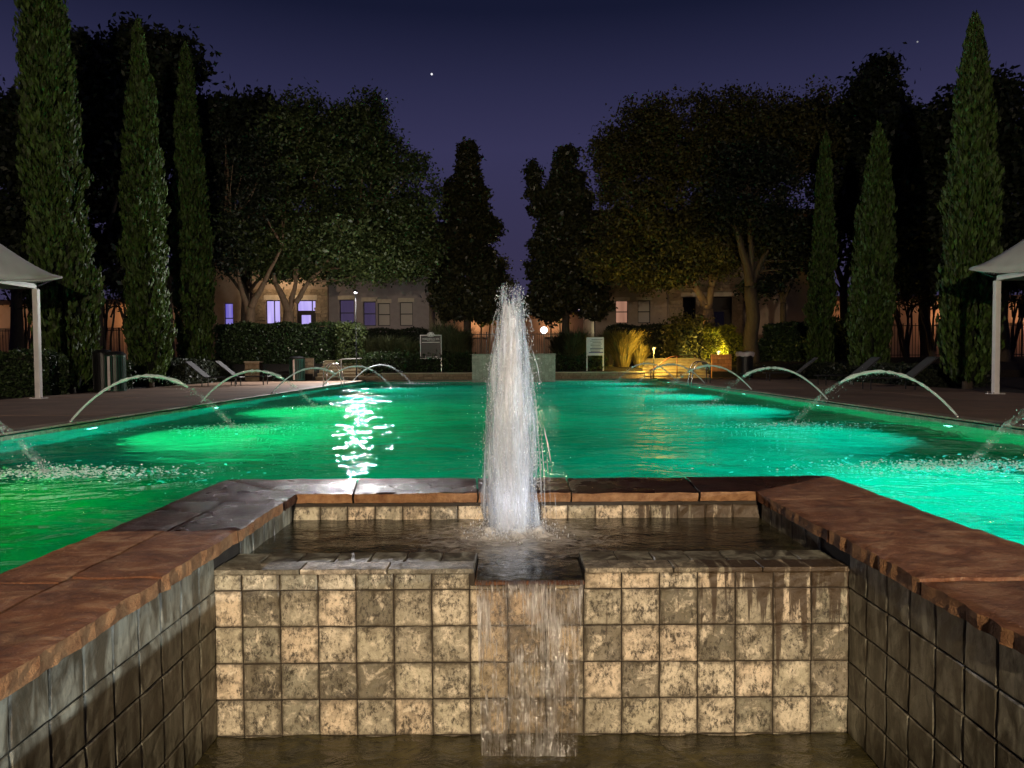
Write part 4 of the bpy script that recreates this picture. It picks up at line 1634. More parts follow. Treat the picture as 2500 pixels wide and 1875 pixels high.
# ================================================================== BUILDINGS
def opening_wall(mat, name, parent, x0, x1, z0, z1, y, holes, th=0.3):
    """wall slab in the plane y with real rectangular openings: holes = [(xa, xb, za, zb)]"""
    xs = sorted(set([x0, x1] + [h for q in holes for h in q[:2]]))
    zs = sorted(set([z0, z1] + [h for q in holes for h in q[2:]]))
    mb = MB()
    for a, b in zip(xs[:-1], xs[1:]):
        for c_, d_ in zip(zs[:-1], zs[1:]):
            mx, mz = (a + b) / 2, (c_ + d_) / 2
            if any(q[0] < mx < q[1] and q[2] < mz < q[3] for q in holes):
                continue
            mb.quad((a, y, c_), (b, y, c_), (b, y, d_), (a, y, d_))
    for (a, b, c_, d_) in holes:
        mb.quad((a, y, c_), (a, y + th, c_), (a, y + th, d_), (a, y, d_))
        mb.quad((b, y, c_), (b, y, d_), (b, y + th, d_), (b, y + th, c_))
        mb.quad((a, y, d_), (a, y + th, d_), (b, y + th, d_), (b, y, d_))
        mb.quad((a, y, c_), (b, y, c_), (b, y + th, c_), (a, y + th, c_))
    return mb.build(name, mat, parent)


def window(parent, xa, xb, za, zb, y, pane, bars=1, lintel=None, head=None, vbar=None, proud=0.0):
    fr = MB()
    t = 0.05
    yy = y + 0.16
    fr.box(xa, xa + t, yy - 0.04, yy, za, zb)
    fr.box(xb - t, xb, yy - 0.04, yy, za, zb)
    fr.box(xa + t, xb - t, yy - 0.04, yy, za, za + t)
    fr.box(xa + t, xb - t, yy - 0.04, yy, zb - t, zb)
    f = fr.build('window', 'dark_frame', parent)
    zc = [za + t] + ([za + (zb - za) * (i + 1) / (bars + 1) for i in range(bars)] if bars else []) + [zb - t]
    for a, b in zip(zc[:-1], zc[1:]):
        MB().quad((xa + t, yy - 0.012, a), (xb - t, yy - 0.012, a), (xb - t, yy - 0.012, b), (xa + t, yy - 0.012, b)).build('pane', pane, f)
    for z in zc[1:-1]:
        MB().box(xa + t, xb - t, yy - 0.045, yy + 0.005, z - 0.03, z + 0.03).build('glazing_bar', 'dark_frame', f)
    if vbar:
        MB().box(vbar - 0.03, vbar + 0.03, yy - 0.046, yy + 0.004, za + t, zb - t).build('glazing_bar', 'dark_frame', f)
    if lintel:
        MB().box(xa - 0.1, xb + 0.1, y - 0.05, y + 0.1, zb + 0.002, zb + lintel).build('lintel', 'trim_stone', f)
    return f


# ---- left building
BD = 47.0
GZ = 0.90
lb = thing('apartment_building', 'brown stone and grey stucco building with violet lit windows on the left', 'building', (-14, BD, GZ))


def wx(sx, d=BD):
    return at(sx, 760, d).x


def wz(sy, d=BD, sx=1250):
    return at(sx, sy, d).z


def loc(o_, x, y, z):
    return (x - o_.location.x, y - o_.location.y, z - o_.location.z)


LX, LY, LZ = -14, BD, GZ


def L_(v):
    return v - LX


def Z_(v):
    return v - GZ


# stucco wing left, stone middle, grey wing right
zt_w = wz(735, BD, 800)
sill = wz(800, BD, 800)
wins_left = [(wx(538), wx(560), sill - 0.3, wz(738, BD, 550)), (wx(597), wx(616), sill - 0.3, wz(755, BD, 600))]
H = 9.0
hl = [(L_(a), L_(b), Z_(c_), Z_(d_)) for a, b, c_, d_ in wins_left]
opening_wall('stucco', 'wall', lb, L_(wx(430)), L_(wx(617)), 0, H, 0.6, hl)
for i, h in enumerate(hl):
    window(lb, *h, 0.6, 'pane_violet', 1)
stone_h = [(L_(wx(649)), L_(wx(684)), Z_(sill - 1.2), Z_(wz(733, BD, 660))), (L_(wx(725)), L_(wx(771)), Z_(wz(850, BD)), Z_(wz(733, BD, 745)))]
opening_wall('rubble', 'stone_wall', lb, L_(wx(617)), L_(wx(800)), 0, Z_(wz(702, BD)), 0.0, stone_h)
opening_wall('stucco', 'wall', lb, L_(wx(617)), L_(wx(800)), Z_(wz(702, BD)), H, 0.05, [])
MB().box(L_(wx(617)) - 0.02, L_(wx(617)) + 0.28, 0.02, 0.62, 0, H - 0.01).build('return_wall', 'stucco', lb)
window(lb, stone_h[0][0], stone_h[0][1], stone_h[0][2], stone_h[0][3], 0.0, 'pane_lavender', 1, 0.32, vbar=stone_h[0][0] + 0.52)
window(lb, stone_h[1][0], stone_h[1][1], Z_(wz(757, BD)), stone_h[1][3], 0.0, 'pane_lavender', 0, 0.32, vbar=stone_h[1][0] + 0.95)
dr = MB().box(stone_h[1][0], stone_h[1][1], 0.12, 0.17, stone_h[1][2], Z_(wz(757, BD)) - 0.01).build('door', 'dark_frame', lb)
MB().box(stone_h[1][0] + 0.27, stone_h[1][1] - 0.35, 0.10, 0.118, stone_h[1][2], Z_(wz(766, BD))).build('door_pane', 'pane_lavender', dr)
# rubble facing stones around the openings, single pieces
stn = []
for q in range(5):
    b_ = MB().box(-0.5, 0.5, -0.045, 0.0, -0.5, 0.5)
    me = mesh_from('stone', b_.v, b_.f, 'rubble')
    for vv in me.vertices:
        vv.co.x += random.uniform(-0.06, 0.06)
        vv.co.z += random.uniform(-0.08, 0.08)
        vv.co.y *= random.uniform(0.5, 1.3)
    stn.append(me)


def rubble_face(parent, x0, x1, z0, z1, y, holes, hmin=0.14, hmax=0.26):
    z = z0
    while z < z1 - 0.05:
        h = min(random.uniform(hmin, hmax), z1 - z)
        x = x0
        while x < x1 - 0.05:
            L = min(random.uniform(0.22, 0.55), x1 - x)
            mx, mz = x + L / 2, z + h / 2
            if not any(a - 0.12 < mx < b + 0.12 and c_ - 0.05 < mz < d_ + 0.36 for a, b, c_, d_ in holes):
                put('stone', random.choice(stn), parent, (mx, y + random.uniform(-0.01, 0.01), mz), (0, 0, 0), (L * 0.93, 1, h * 0.90))
            x += L
        z += h


rubble_face(lb, L_(wx(619)), L_(wx(800)), Z_(sill - 0.3), Z_(wz(703, BD)), -0.002, stone_h)
# grey wing
grey = []
for (a, b, t_) in ((826, 862, 728), (884, 915, 733), (920, 950, 737), (974, 1006, 735)):
    grey.append((L_(wx(a)), L_(wx(b)), Z_(wz(793, BD)), Z_(wz(t_, BD))))
opening_wall('stucco_grey', 'wall', lb, L_(wx(800)), L_(wx(1045)), 0, H, 0.35, grey)
MB().box(L_(wx(800)) - 0.25, L_(wx(800)), 0.04, 0.34, 0, H - 0.02).build('return_wall', 'stucco', lb)
for i, h in enumerate(grey):
    window(lb, *h, 0.35, 'pane_dim' if i < 2 else 'blind', 1, 0.26)
MB().box(L_(wx(1045)) - 0.02, L_(wx(1045)) + 0.02, 0.36, 9, 0, H).build('end_wall', 'stucco_grey', lb)
MB().box(L_(wx(430)) - 0.4, L_(wx(1045)) + 0.4, -0.4, 10, H, H + 0.35).build('roof', 'roof_tile', lb)
MB().box(L_(wx(430)), L_(wx(1045)) - 0.05, 1.5, 9, 0, H - 0.02).build('inner_block', 'dark_frame', lb)

# ---- right building
RX = 12
rb = thing('apartment_building', 'dim brown building with two rosy lit windows and stone entrance on the right', 'building', (RX, BD, GZ))


def RR(v):
    return v - RX


rw = [(RR(wx(1505)), RR(wx(1536)), Z_(wz(790, BD)), Z_(wz(734, BD))), (RR(wx(1560)), RR(wx(1591)), Z_(wz(790, BD)), Z_(wz(734, BD)))]
opening_wall('stucco', 'wall', rb, RR(wx(1455)), RR(wx(1633)), 0, H, 0.4, rw)
window(rb, *rw[0], 0.4, 'pane_rose', 1, 0.2)
window(rb, *rw[1], 0.4, 'blind', 1, 0.2)
ent = [(RR(wx(1667)), RR(wx(1700)), 0.0, Z_(wz(728, BD))), (RR(wx(1735)), RR(wx(1790)), 0.0, Z_(wz(727, BD)))]
opening_wall('rubble', 'stone_wall', rb, RR(wx(1633)), RR(wx(1815)), 0, Z_(wz(697, BD)), 0.0, ent)
rubble_face(rb, RR(wx(1635)), RR(wx(1813)), Z_(wz(815, BD)), Z_(wz(698, BD)), -0.002, ent)
opening_wall('stucco', 'wall', rb, RR(wx(1633)), RR(wx(1815)), Z_(wz(697, BD)), H, 0.05, [])
MB().box(RR(wx(1633)) - 0.02, RR(wx(1633)) + 0.25, 0.06, 0.45, 0, H - 0.02).build('return_wall', 'stucco', rb)
MB().box(RR(wx(1662)), RR(wx(1800)), -0.10, 0.06, Z_(wz(727, BD)) + 0.003, Z_(wz(717, BD))).build('entrance_lintel', 'trim_stone', rb)
window(rb, *ent[0], 0.0, 'pane_dark', 1)
dr = MB().box(ent[1][0], ent[1][1], 0.9, 0.95, 0, ent[1][3]).build('door', 'dark_frame', rb)
MB().box(RR(wx(1752)), RR(wx(1777)), 0.86, 0.89, 0.6, Z_(wz(762, BD))).build('door_pane', 'pane_dark', dr)
opening_wall('stucco', 'wall', rb, RR(wx(1815)), RR(wx(2000)), 0, H, 0.3, [])
MB().box(RR(wx(1450)) - 0.4, RR(wx(2000)) + 0.4, -0.4, 10, H, H + 0.35).build('roof', 'roof_tile', rb)
MB().box(RR(wx(1455)) + 0.05, RR(wx(2000)), 1.5, 9, 0, H - 0.02).build('inner_block', 'dark_frame', rb)



def added_lantern(label, sx, sy, power, color):  # lanterns added to brighten the building walls; the light hangs clear of the fitting
    p_ = at(sx, sy, BD - 0.02)
    t_ = thing('added_lantern', label, 'added lamp', (p_.x, BD - 0.05, p_.z))
    MB().box(-0.06, 0.06, -0.02, 0.0, -0.2, 0.2).build('back_plate', 'black_metal', t_)
    MB().lathe([(0.05, -0.2), (0.09, 0.1), (0.09, 0.12), (0.02, 0.22)], 8, 0, -0.16).build('lantern', 'added_lantern_glass', t_)
    lamp('wall_fill_light', 'POINT', (0, -1.5, 0.0), power, color, t_, 0.1)


added_lantern('added warm lantern behind the foliage that lights the left building wall', 700, 680, 150, (1.0, 0.70, 0.42))
added_lantern('added warm lantern that lights the stone corner of the right building', 1645, 690, 14, (1.0, 0.62, 0.30))

# ---- far lit buildings beyond the fences
def far_block(label, x0, x1, y, h, dep, lamps, color, power):
    t_ = thing('garage_building', label, 'building', ((x0 + x1) / 2, y, GZ))
    w_ = (x1 - x0) / 2
    n_ = max(2, int((x1 - x0) / 3.2))
    holes = []
    for i in range(n_):
        a = -w_ + (i + 0.25) * 2 * w_ / n_
        holes.append((a, a + 0.45 * 2 * w_ / n_, 0.0, 2.2))
    opening_wall('stucco_far', 'wall', t_, -w_, w_, 0, h, 0, holes)
    for a, b, c_, d_ in holes:
        MB().box(a, b, 0.15, 0.2, c_, d_).build('garage_door', 'stucco', t_)
    MB().box(-w_ - 0.3, w_ + 0.3, -0.5, dep, h, h + 0.3).build('roof', 'roof_tile', t_)
    for lx in lamps:
        hd = MB().box(lx - 0.12, lx + 0.12, -0.25, 0.0, h - 0.75, h - 0.55).build('lamp_housing', 'black_metal', t_)
        lamp('wall_light', 'POINT', (lx, -1.1, h - 0.9), power, color, t_, 0.12)
    return t_


far_block('orange lit building glimpsed through trees behind the left fence', -38, -20.5, 47.5, 3.7, 8, (-5.5, 0.0, 5.0), (1.0, 0.50, 0.22), 48)
far_block('orange lit building glimpsed through trees behind the right fence', 19.5, 38, 48.5, 3.7, 8, (-6.0, -0.5, 5.0), (1.0, 0.50, 0.24), 48)
far_block('pale orange lit building seen past the fountain between the two dark conifers', -8.5, 9.5, 74, 4.4, 8, (-4, 3.5), (1.0, 0.56, 0.30), 55)

# ================================================================== FENCES
PK = MB().box(-0.011, 0.011, -0.011, 0.011, 0, 1.0)
PKM = mesh_from('picket', PK.v, PK.f, 'black_metal')


def fence(label, x0, y0, x1, y1, z, h, step, group='black metal fences'):
    L = math.hypot(x1 - x0, y1 - y0)
    t_ = thing('metal_fence', label, 'fence', (x0, y0, z), math.atan2(y1 - y0, x1 - x0), group)
    for zz in (0.12, h - 0.05):
        MB().box(0, L, -0.02, 0.02, zz - 0.02, zz + 0.02).build('rail', 'black_metal', t_)
    n_ = int(L / step)
    for i in range(n_ + 1):
        put('picket', PKM, t_, (i * L / n_, 0, 0.0), (0, 0, 0), (1, 1, h + (0.08 if i % 2 else 0.0)))
    for i in range(int(L / 2.4) + 1):
        MB().box(i * 2.4 - 0.03, i * 2.4 + 0.03, -0.03, 0.03, -0.1, h + 0.1).build('post', 'black_metal', t_)


a, b = at(1090, 850, 44), at(1425, 850, 44)
fence('black picket fence crossing behind the fountain between the conifers', a.x, 44, b.x, 44, GZ, at(1250, 814, 44).z - GZ, 0.13)
fence('black picket fence behind the left cypresses', -33, 39.5, -15.5, 39.5, GZ, 1.75, 0.16)
fence('black picket fence behind the right cypresses', 15.5, 39.8, 33, 39.8, GZ, 1.75, 0.16)

# ================================================================== STREET LAMP (globe) beyond the fence
gp = at(1328, 806, 54)
gl_ = thing('globe_lamp', 'white glowing globe lamp on a short post beyond the fence', 'street lamp', (gp.x, 54, GZ))
MB().lathe([(0.09, 0), (0.09, 0.1), (0.045, 0.16), (0.04, gp.z - GZ - 0.3), (0.08, gp.z - GZ - 0.24)], 12).build('post', 'black_metal', gl_, True)
m_ = MB()
m_.lathe([(0.05, -0.27), (0.15, -0.22), (0.24, -0.10), (0.27, 0.0), (0.24, 0.11), (0.15, 0.21), (0.03, 0.26)], 20)
m_.build('globe', 'lamp_globe', gl_, True, loc=(0, 0, gp.z - GZ))
lamp('globe_light', 'POINT', (0, -0.5, gp.z - GZ), 320, (1.0, 0.80, 0.42), gl_, 0.2)


# ================================================================== LAMP POSTS behind the viewer (their light is what the photo shows)
def post_lamp(label, x, y, h, power, color, lens, rad=0.16, target=None):
    t_ = thing('lamp_post', label, 'lamp post', (x, y, -0.06))
    MB().lathe([(0.16, 0), (0.16, 0.25), (0.07, 0.35), (0.05, h - 0.25), (0.09, h - 0.2)], 12).build('post', 'black_metal', t_, True)
    MB().lathe([(0.10, h - 0.2), (0.24, h + 0.0), (0.24, h + 0.02)], 14).build('lens', lens, t_, True)
    MB().lathe([(0.30, h + 0.03), (0.28, h + 0.08), (0.05, h + 0.22)], 14).build('cap', 'black_metal', t_, True)
    if target is None:
        lamp('post_light', 'POINT', (0, 0, h - 0.34), power, color, t_, rad)
    else:
        lamp('post_light', 'SPOT', (-0.2, 0.1, h - 0.34), power, color, t_, rad, aim((x - 0.2, y + 0.1, h - 0.40), target), 15, 0.3)


post_lamp('warm lamp post on the deck behind the viewer', 0.12, -12.0, 5.2, 22500, (1.0, 0.80, 0.57), 'lamp_warm')
post_lamp('white flood lamp post beyond the right side of the deck', 30.0, -7.5, 3.32, 33000, (0.86, 0.94, 1.0), 'lamp_white', 0.14, (0.0, 3.2, 0.1))

# slim pole lamp by the left steps: its light streaks across the pool
fp = at(868, 716, 33.6)
fl = thing('pole_lamp', 'slim dark pole with a small bright white lamp by the left steps', 'pole lamp', (fp.x, 33.6, 0.0))
hh = fp.z
MB().lathe([(0.09, 0), (0.09, 0.05), (0.03, 0.07), (0.022, hh + 0.05)], 10).build('pole', 'black_metal', fl, True)
MB().lathe([(0.05, hh + 0.03), (0.10, hh + 0.06), (0.10, hh + 0.13), (0.02, hh + 0.17)], 12).build('housing', 'black_metal', fl)
MB().lathe([(0.05, hh - 0.01), (0.08, hh + 0.03), (0.05, hh + 0.05)], 12).build('lens', 'lamp_white', fl, True)
lamp('pole_light', 'SPOT', (0, -0.14, hh - 0.06), 3900, (1.0, 0.95, 0.95), fl, 0.22, aim((0, 0, 0), (0.05, -1, -0.15)), 165, 0.15)
lamp('step_light', 'SPOT', (0, 0.14, hh - 0.02), 560, (1.0, 0.94, 0.88), fl, 0.12, aim((0, 0, 0), (-0.15, 1, 0.05)), 168, 0.3)

# amber garden lights by the right steps
def garden_light(label, x, y, z, h, power, color, to=None, cone=170):
    t_ = thing('garden_light', label, 'garden light', (x, y, z))
    MB().lathe([(0.03, 0), (0.03, h)], 10).build('stake', 'black_metal', t_)
    MB().lathe([(0.05, h), (0.06, h + 0.06), (0.05, h + 0.10)], 12).build('lens', 'lamp_amber', t_, True)
    MB().lathe([(0.13, h + 0.10), (0.11, h + 0.13), (0.02, h + 0.19)], 14).build('hat', 'black_metal', t_, True)
    if to is None:
        lamp('garden_lamp', 'POINT', (0, -0.14, h + 0.03), power, color, t_, 0.08)
    else:
        lamp('garden_lamp', 'SPOT', (0, -0.30, h + 0.03), power, color, t_, 0.08, aim((0, 0, 0), to), cone, 0.3)


garden_light('small amber path light between the amber grasses and the yellow steps', 6.62, 34.42, 0.0, 1.30, 620, (1.0, 0.68, 0.12), (0.15, 1, -0.12))
garden_light('added amber light hidden behind the orange brick wall to brighten the hedge', 10.05, 35.9, 0.5, 0.62, 2000, (1.0, 0.74, 0.16), (0.02, 1, 0.0), 62)  # extra light added for the hedge, kept out of view by the wall
garden_light('small amber uplight by the foot of the right live oak', 9.2, 39.45, 0.90, 0.4, 480, (1.0, 0.56, 0.18))


# ================================================================== VEGETATION
def unit(v):
    return v / np.maximum(np.linalg.norm(v, axis=1, keepdims=True), 1e-9)


def leaf_quads(C, size, aspect=0.55, axis=None, spread=1.0, rng=RNG):
    """diamond leaves at centres C; axis: preferred long direction (n,3) or None"""
    n = len(C)
    rnd = rng.normal(0, 1, (n, 3))
    U = unit(rnd if axis is None else axis + spread * rnd)
    W = unit(np.cross(U, rng.normal(0, 1, (n, 3))))
    Nn = np.cross(U, W)
    L = (size * (0.6 + 0.8 * rng.random(n)))[:, None] * 0.5
    w = L * aspect
    return np.stack([C - U * L, C + W * w + Nn * L * 0.18, C + U * L, C - W * w + Nn * L * 0.18], 1)


def crown(lobes, per, crad, size, rng=RNG, aspect=0.55, shell=0.55, droop=0.0):
    """lobes: (cx,cy,cz,rx,ry,rz,nclusters) -> leaf quads, cluster centres"""
    allq, cents = [], []
    for (cx, cyy, cz, rx, ry, rz, nc) in lobes:
        ks = max(5, int(nc / 17))
        sd_ = unit(rng.normal(0, 1, (ks, 3)))
        sc_ = sd_ * (0.40 + 0.45 * rng.random(ks))[:, None] * np.array([rx, ry, rz]) + np.array([cx, cyy, cz])
        sr_ = 0.26 + 0.26 * rng.random(ks)
        pick_ = rng.choice(ks, nc, p=sr_ ** 2 / np.sum(sr_ ** 2))
        d = unit(rng.normal(0, 1, (nc, 3)))
        rr_ = (shell + (1 - shell) * rng.random(nc)) * sr_[pick_] * (1 + 0.08 * rng.normal(0, 1, nc))
        mean_r = (rx + rz) / 2
        c_ = sc_[pick_] + d * rr_[:, None] * np.array([0.5 * (rx + mean_r), ry, 0.40 * (rz + mean_r)])
        cents.append(c_)
        cs = np.repeat(c_, per, 0)
        cr_ = np.repeat(crad * (0.5 + rng.random(nc)), per)[:, None]
        pts = cs + rng.normal(0, 0.5, cs.shape) * cr_ * np.array([1, 1, 0.7])
        pts[:, 2] -= droop * np.abs(rng.normal(0, 1, len(pts))) * 0.3
        allq.append(leaf_quads(pts, size, aspect, rng=rng))
    return np.concatenate(allq), np.concatenate(cents)


def limb(mb, a, b, r0, r1, seg=7, n_=7, wob=0.25, seed=0.0):
    a, b = Vector(a), Vector(b)
    L = (b - a).length
    pts, rad = [], []
    for i in range(n_ + 1):
        t = i / n_
        p = a.lerp(b, t)
        k_ = wob * math.sin(math.pi * t) * L * 0.25
        p += Vector((mn.noise((t * 2.2, seed, 1.0)), mn.noise((t * 2.2, seed, 5.0)), 0.6 * mn.noise((t * 2.2, seed, 9.0)))) * k_
        pts.append(p)
        rad.append(r0 + (r1 - r0) * t)
    mb.tube(pts, rad, seg)
    return pts


def tree(name, label, x, y, z, limbs, lobes, lmat, bmat, per, crad, size, cat='tree', group=None, twigs=40, aspect=0.55, shell=0.55, seed=1, droop=0.0):
    """limbs: [(from, to, r0, r1)] relative to the foot; lobes relative to the foot"""
    rng = np.random.default_rng(seed)
    t_ = thing(name, label, cat, (x, y, z), 0, group)
    mb = MB()
    nodes = []
    for i, (a, b, r0, r1) in enumerate(limbs):
        nodes += limb(mb, a, b, r0, r1, 9, 8, 0.22, seed + i * 3.7)[2:]
    Q, cents = crown(lobes, per, crad, size, rng, aspect, shell, droop)
    pick = rng.choice(len(cents), min(twigs, len(cents)), replace=False)
    for q in pick:
        c_ = Vector(cents[q])
        nb = min(nodes, key=lambda p: (p - c_).length + 2.5 * max(0, p.z - c_.z))
        limb(mb, nb, c_, 0.055, 0.012, 5, 5, 0.35, float(q))
    mb.build('trunk', bmat, t_, True)
    put('crown', quads_mesh('crown', Q, lmat), t_)
    return t_


def cypress(label, x, y, h, rmax, lean, seed, n_=30000, base=0.25, mat='leaf_cypress'):
    rng = np.random.default_rng(seed)
    t_ = thing('cypress_tree', label, 'cypress tree', (x, y, -0.06), 0, 'cypress trees lining the pool deck')

    def prof(t):
        return np.interp(t, [0, 0.04, 0.12, 0.3, 0.5, 0.7, 0.85, 0.95, 1.0], [0.50, 0.82, 1.0, 0.95, 0.80, 0.58, 0.36, 0.16, 0.02]) * rmax

    kk = 12
    ns = n_ // kk
    tz = 0.955 * rng.random(ns) ** 0.85
    an = rng.random(ns) * 2 * np.pi
    lump = np.array([0.8 * mn.noise((math.cos(a) * 1.3, math.sin(a) * 1.3, tt * h * 0.38 + seed)) + 0.8 * mn.noise((math.cos(a) * 3.4, math.sin(a) * 3.4, tt * h * 0.9 + seed)) for a, tt in zip(an, tz)])
    r = np.maximum(prof(tz) * (0.90 + 0.52 * lump), 0.03)
    al = rng.random((ns, kk))                       # position along the spray
    ln_ = (0.30 + 0.55 * rng.random(ns))[:, None]
    rr2 = r[:, None] * (0.80 + 0.0 * al) + (0.10 + 0.22 * rng.random(ns) ** 2)[:, None] * np.sin(al * 2.4) * np.minimum(1, r[:, None] * 2) + rng.normal(0, 0.028, (ns, kk))
    aa = an[:, None] + rng.normal(0, 0.035, (ns, kk)) / np.maximum(r[:, None], 0.15)
    zz = base + tz[:, None] * (h - base) + al * ln_ - 0.15
    tt2 = np.clip((zz - base) / (h - base), 0, 1)
    fade = np.clip((1.02 - tt2) / 0.06, 0.05, 1)
    rr2 = rr2 * fade
    C = np.stack([rr2 * np.cos(aa) + lean * tt2 ** 1.1, rr2 * np.sin(aa), zz], 2).reshape(-1, 3)
    ar = aa.reshape(-1)
    ax = np.stack([0.30 * np.cos(ar), 0.30 * np.sin(ar), np.ones(len(ar)) * 1.2], 1)
    Q = leaf_quads(C, 0.20, 0.40, ax, 0.22, rng)
    put('crown', quads_mesh('crown', Q, mat), t_)
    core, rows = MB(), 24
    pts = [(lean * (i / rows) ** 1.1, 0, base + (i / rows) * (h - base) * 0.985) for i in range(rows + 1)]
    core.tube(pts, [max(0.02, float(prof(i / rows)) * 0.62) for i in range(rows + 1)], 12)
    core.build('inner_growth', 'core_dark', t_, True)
    MB().tube([(0, 0, -0.1), (0, 0, base + 0.6)], [0.16, 0.12], 8).build('trunk', 'bark_dark', t_, True)
    return t_


cy_list = [
    (172, 23.0, 82, -280, 0.86, 'tallest leaning cypress at the left behind the shade canopy', 42000),
    (367, 28.0, 336, 45, 0.72, 'slender cypress in the middle of the left three', 32000),
    (482, 33.0, 452, 100, 0.74, 'slender cypress nearest the left hedge and violet windows', 32000),
    (2362, 22.7, 2380, 35, 0.72, 'tall pointed cypress beside the right shade canopy', 36000),
    (2118, 29.6, 2146, 308, 0.76, 'leafy cypress in the middle of the right three', 30000),
    (2000, 34.3, 2017, 322, 0.52, 'thin dark cypress farthest along the right side', 22000),
]
for i, (bx, d, tx, ty, rm, lab, nn) in enumerate(cy_list):
    b0, t0 = at(bx, 930, d), at(tx, ty, d)
    cypress(lab, b0.x, d, t0.z + 0.06, rm, t0.x - b0.x, 11 + i, nn)


def px(sx, sy, d, foot):
    p_ = at(sx, sy, d)
    return (p_.x - foot[0], p_.y - foot[1], p_.z - foot[2])


def lobe_px(sx, sy, d, rxp, rzp, foot, nc, ry=None):
    p_ = px(sx, sy, d, foot)
    rx, rz = rxp * d / F, rzp * d / F
    return (p_[0], p_[1], p_[2], rx, ry if ry else min(rx, 3.2), rz, nc)


# left live oak (in front of the violet windows)
ft = (at(700, 800, 40.0).x, 40.0, GZ)
limbs = [((0, 0, -0.2), px(705, 760, 40, ft), 0.34, 0.28), (px(705, 762, 40, ft), px(672, 690, 40, ft), 0.22, 0.13), (px(705, 762, 40, ft), px(722, 690, 40.3, ft), 0.17, 0.10), (px(722, 740, 40, ft), px(752, 690, 40, ft), 0.16, 0.10),
         (px(672, 690, 40, ft), px(640, 560, 40, ft), 0.13, 0.05), (px(722, 690, 40.3, ft), px(760, 480, 40, ft), 0.11, 0.04), (px(752, 690, 40, ft), px(880, 560, 40, ft), 0.11, 0.04), (px(722, 690, 40.3, ft), px(700, 430, 40, ft), 0.10, 0.04)]
lobes = [lobe_px(800, 400, 40, 175, 165, ft, 620), lobe_px(720, 340, 40, 120, 110, ft, 300), lobe_px(900, 330, 40, 95, 95, ft, 260), lobe_px(950, 480, 40, 120, 130, ft, 380), lobe_px(820, 610, 39.5, 190, 75, ft, 520), lobe_px(930, 655, 40, 100, 45, ft, 240), lobe_px(720, 640, 40.5, 110, 45, ft, 240), lobe_px(690, 540, 39.5, 110, 120, ft, 300), lobe_px(1010, 600, 40, 70, 85, ft, 180), lobe_px(600, 590, 39, 75, 80, ft, 150)]
tree('live_oak_tree', 'broad live oak in front of the violet windows left of the fountain', *ft, limbs, lobes, 'leaf_oak', 'bark', 38, 0.60, 0.20, seed=21, twigs=90)
# its leaning neighbour
ft = (at(600, 800, 38.5).x, 38.5, GZ)
limbs = [((0, 0, -0.2), px(612, 752, 38.5, ft), 0.30, 0.22), (px(612, 752, 38.5, ft), px(645, 690, 38.5, ft), 0.20, 0.12), (px(606, 765, 38.5, ft), px(585, 690, 38.5, ft), 0.18, 0.10), (px(645, 690, 38.5, ft), px(690, 600, 38.5, ft), 0.12, 0.05), (px(585, 690, 38.5, ft), px(560, 560, 38.5, ft), 0.10, 0.04)]
lobes = [lobe_px(580, 560, 38.5, 110, 130, ft, 260), lobe_px(620, 420, 38.5, 90, 150, ft, 260)]
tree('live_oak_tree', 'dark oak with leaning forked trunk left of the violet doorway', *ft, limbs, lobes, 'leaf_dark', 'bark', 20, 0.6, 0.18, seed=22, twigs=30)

# right live oak, amber lit trunk
ft = (at(1735, 800, 40.0).x, 40.0, GZ)
limbs = [((0, 0, -0.2), px(1728, 755, 40, ft), 0.36, 0.30), (px(1728, 757, 40, ft), px(1685, 672, 40, ft), 0.24, 0.15), (px(1728, 757, 40, ft), px(1738, 700, 40, ft), 0.22, 0.17), (px(1738, 700, 40, ft), px(1765, 640, 40, ft), 0.15, 0.10), (px(1738, 700, 40, ft), px(1722, 560, 40, ft), 0.13, 0.06),
         (px(1685, 672, 40, ft), px(1590, 560, 40, ft), 0.13, 0.05), (px(1685, 672, 40, ft), px(1660, 440, 40, ft), 0.12, 0.05), (px(1765, 640, 40, ft), px(1850, 500, 40, ft), 0.10, 0.04)]
lobes = [lobe_px(1690, 360, 40, 170, 145, ft, 560), lobe_px(1560, 350, 40, 105, 110, ft, 300), lobe_px(1820, 330, 40, 150, 120, ft, 420), lobe_px(1950, 330, 40, 110, 125, ft, 320), lobe_px(1480, 420, 40, 70, 60, ft, 120), lobe_px(1620, 520, 39.5, 170, 110, ft, 440), lobe_px(1530, 600, 39, 105, 85, ft, 300), lobe_px(1700, 630, 39, 120, 55, ft, 300), lobe_px(1610, 660, 39, 100, 45, ft, 240), lobe_px(1500, 650, 39.5, 70, 50, ft, 170), lobe_px(1850, 520, 39.5, 130, 120, ft, 320)]
tree('live_oak_tree', 'broad live oak with amber lit forked trunk right of the fountain', *ft, limbs, lobes, 'leaf_amber', 'bark', 38, 0.60, 0.19, seed=23, twigs=90)
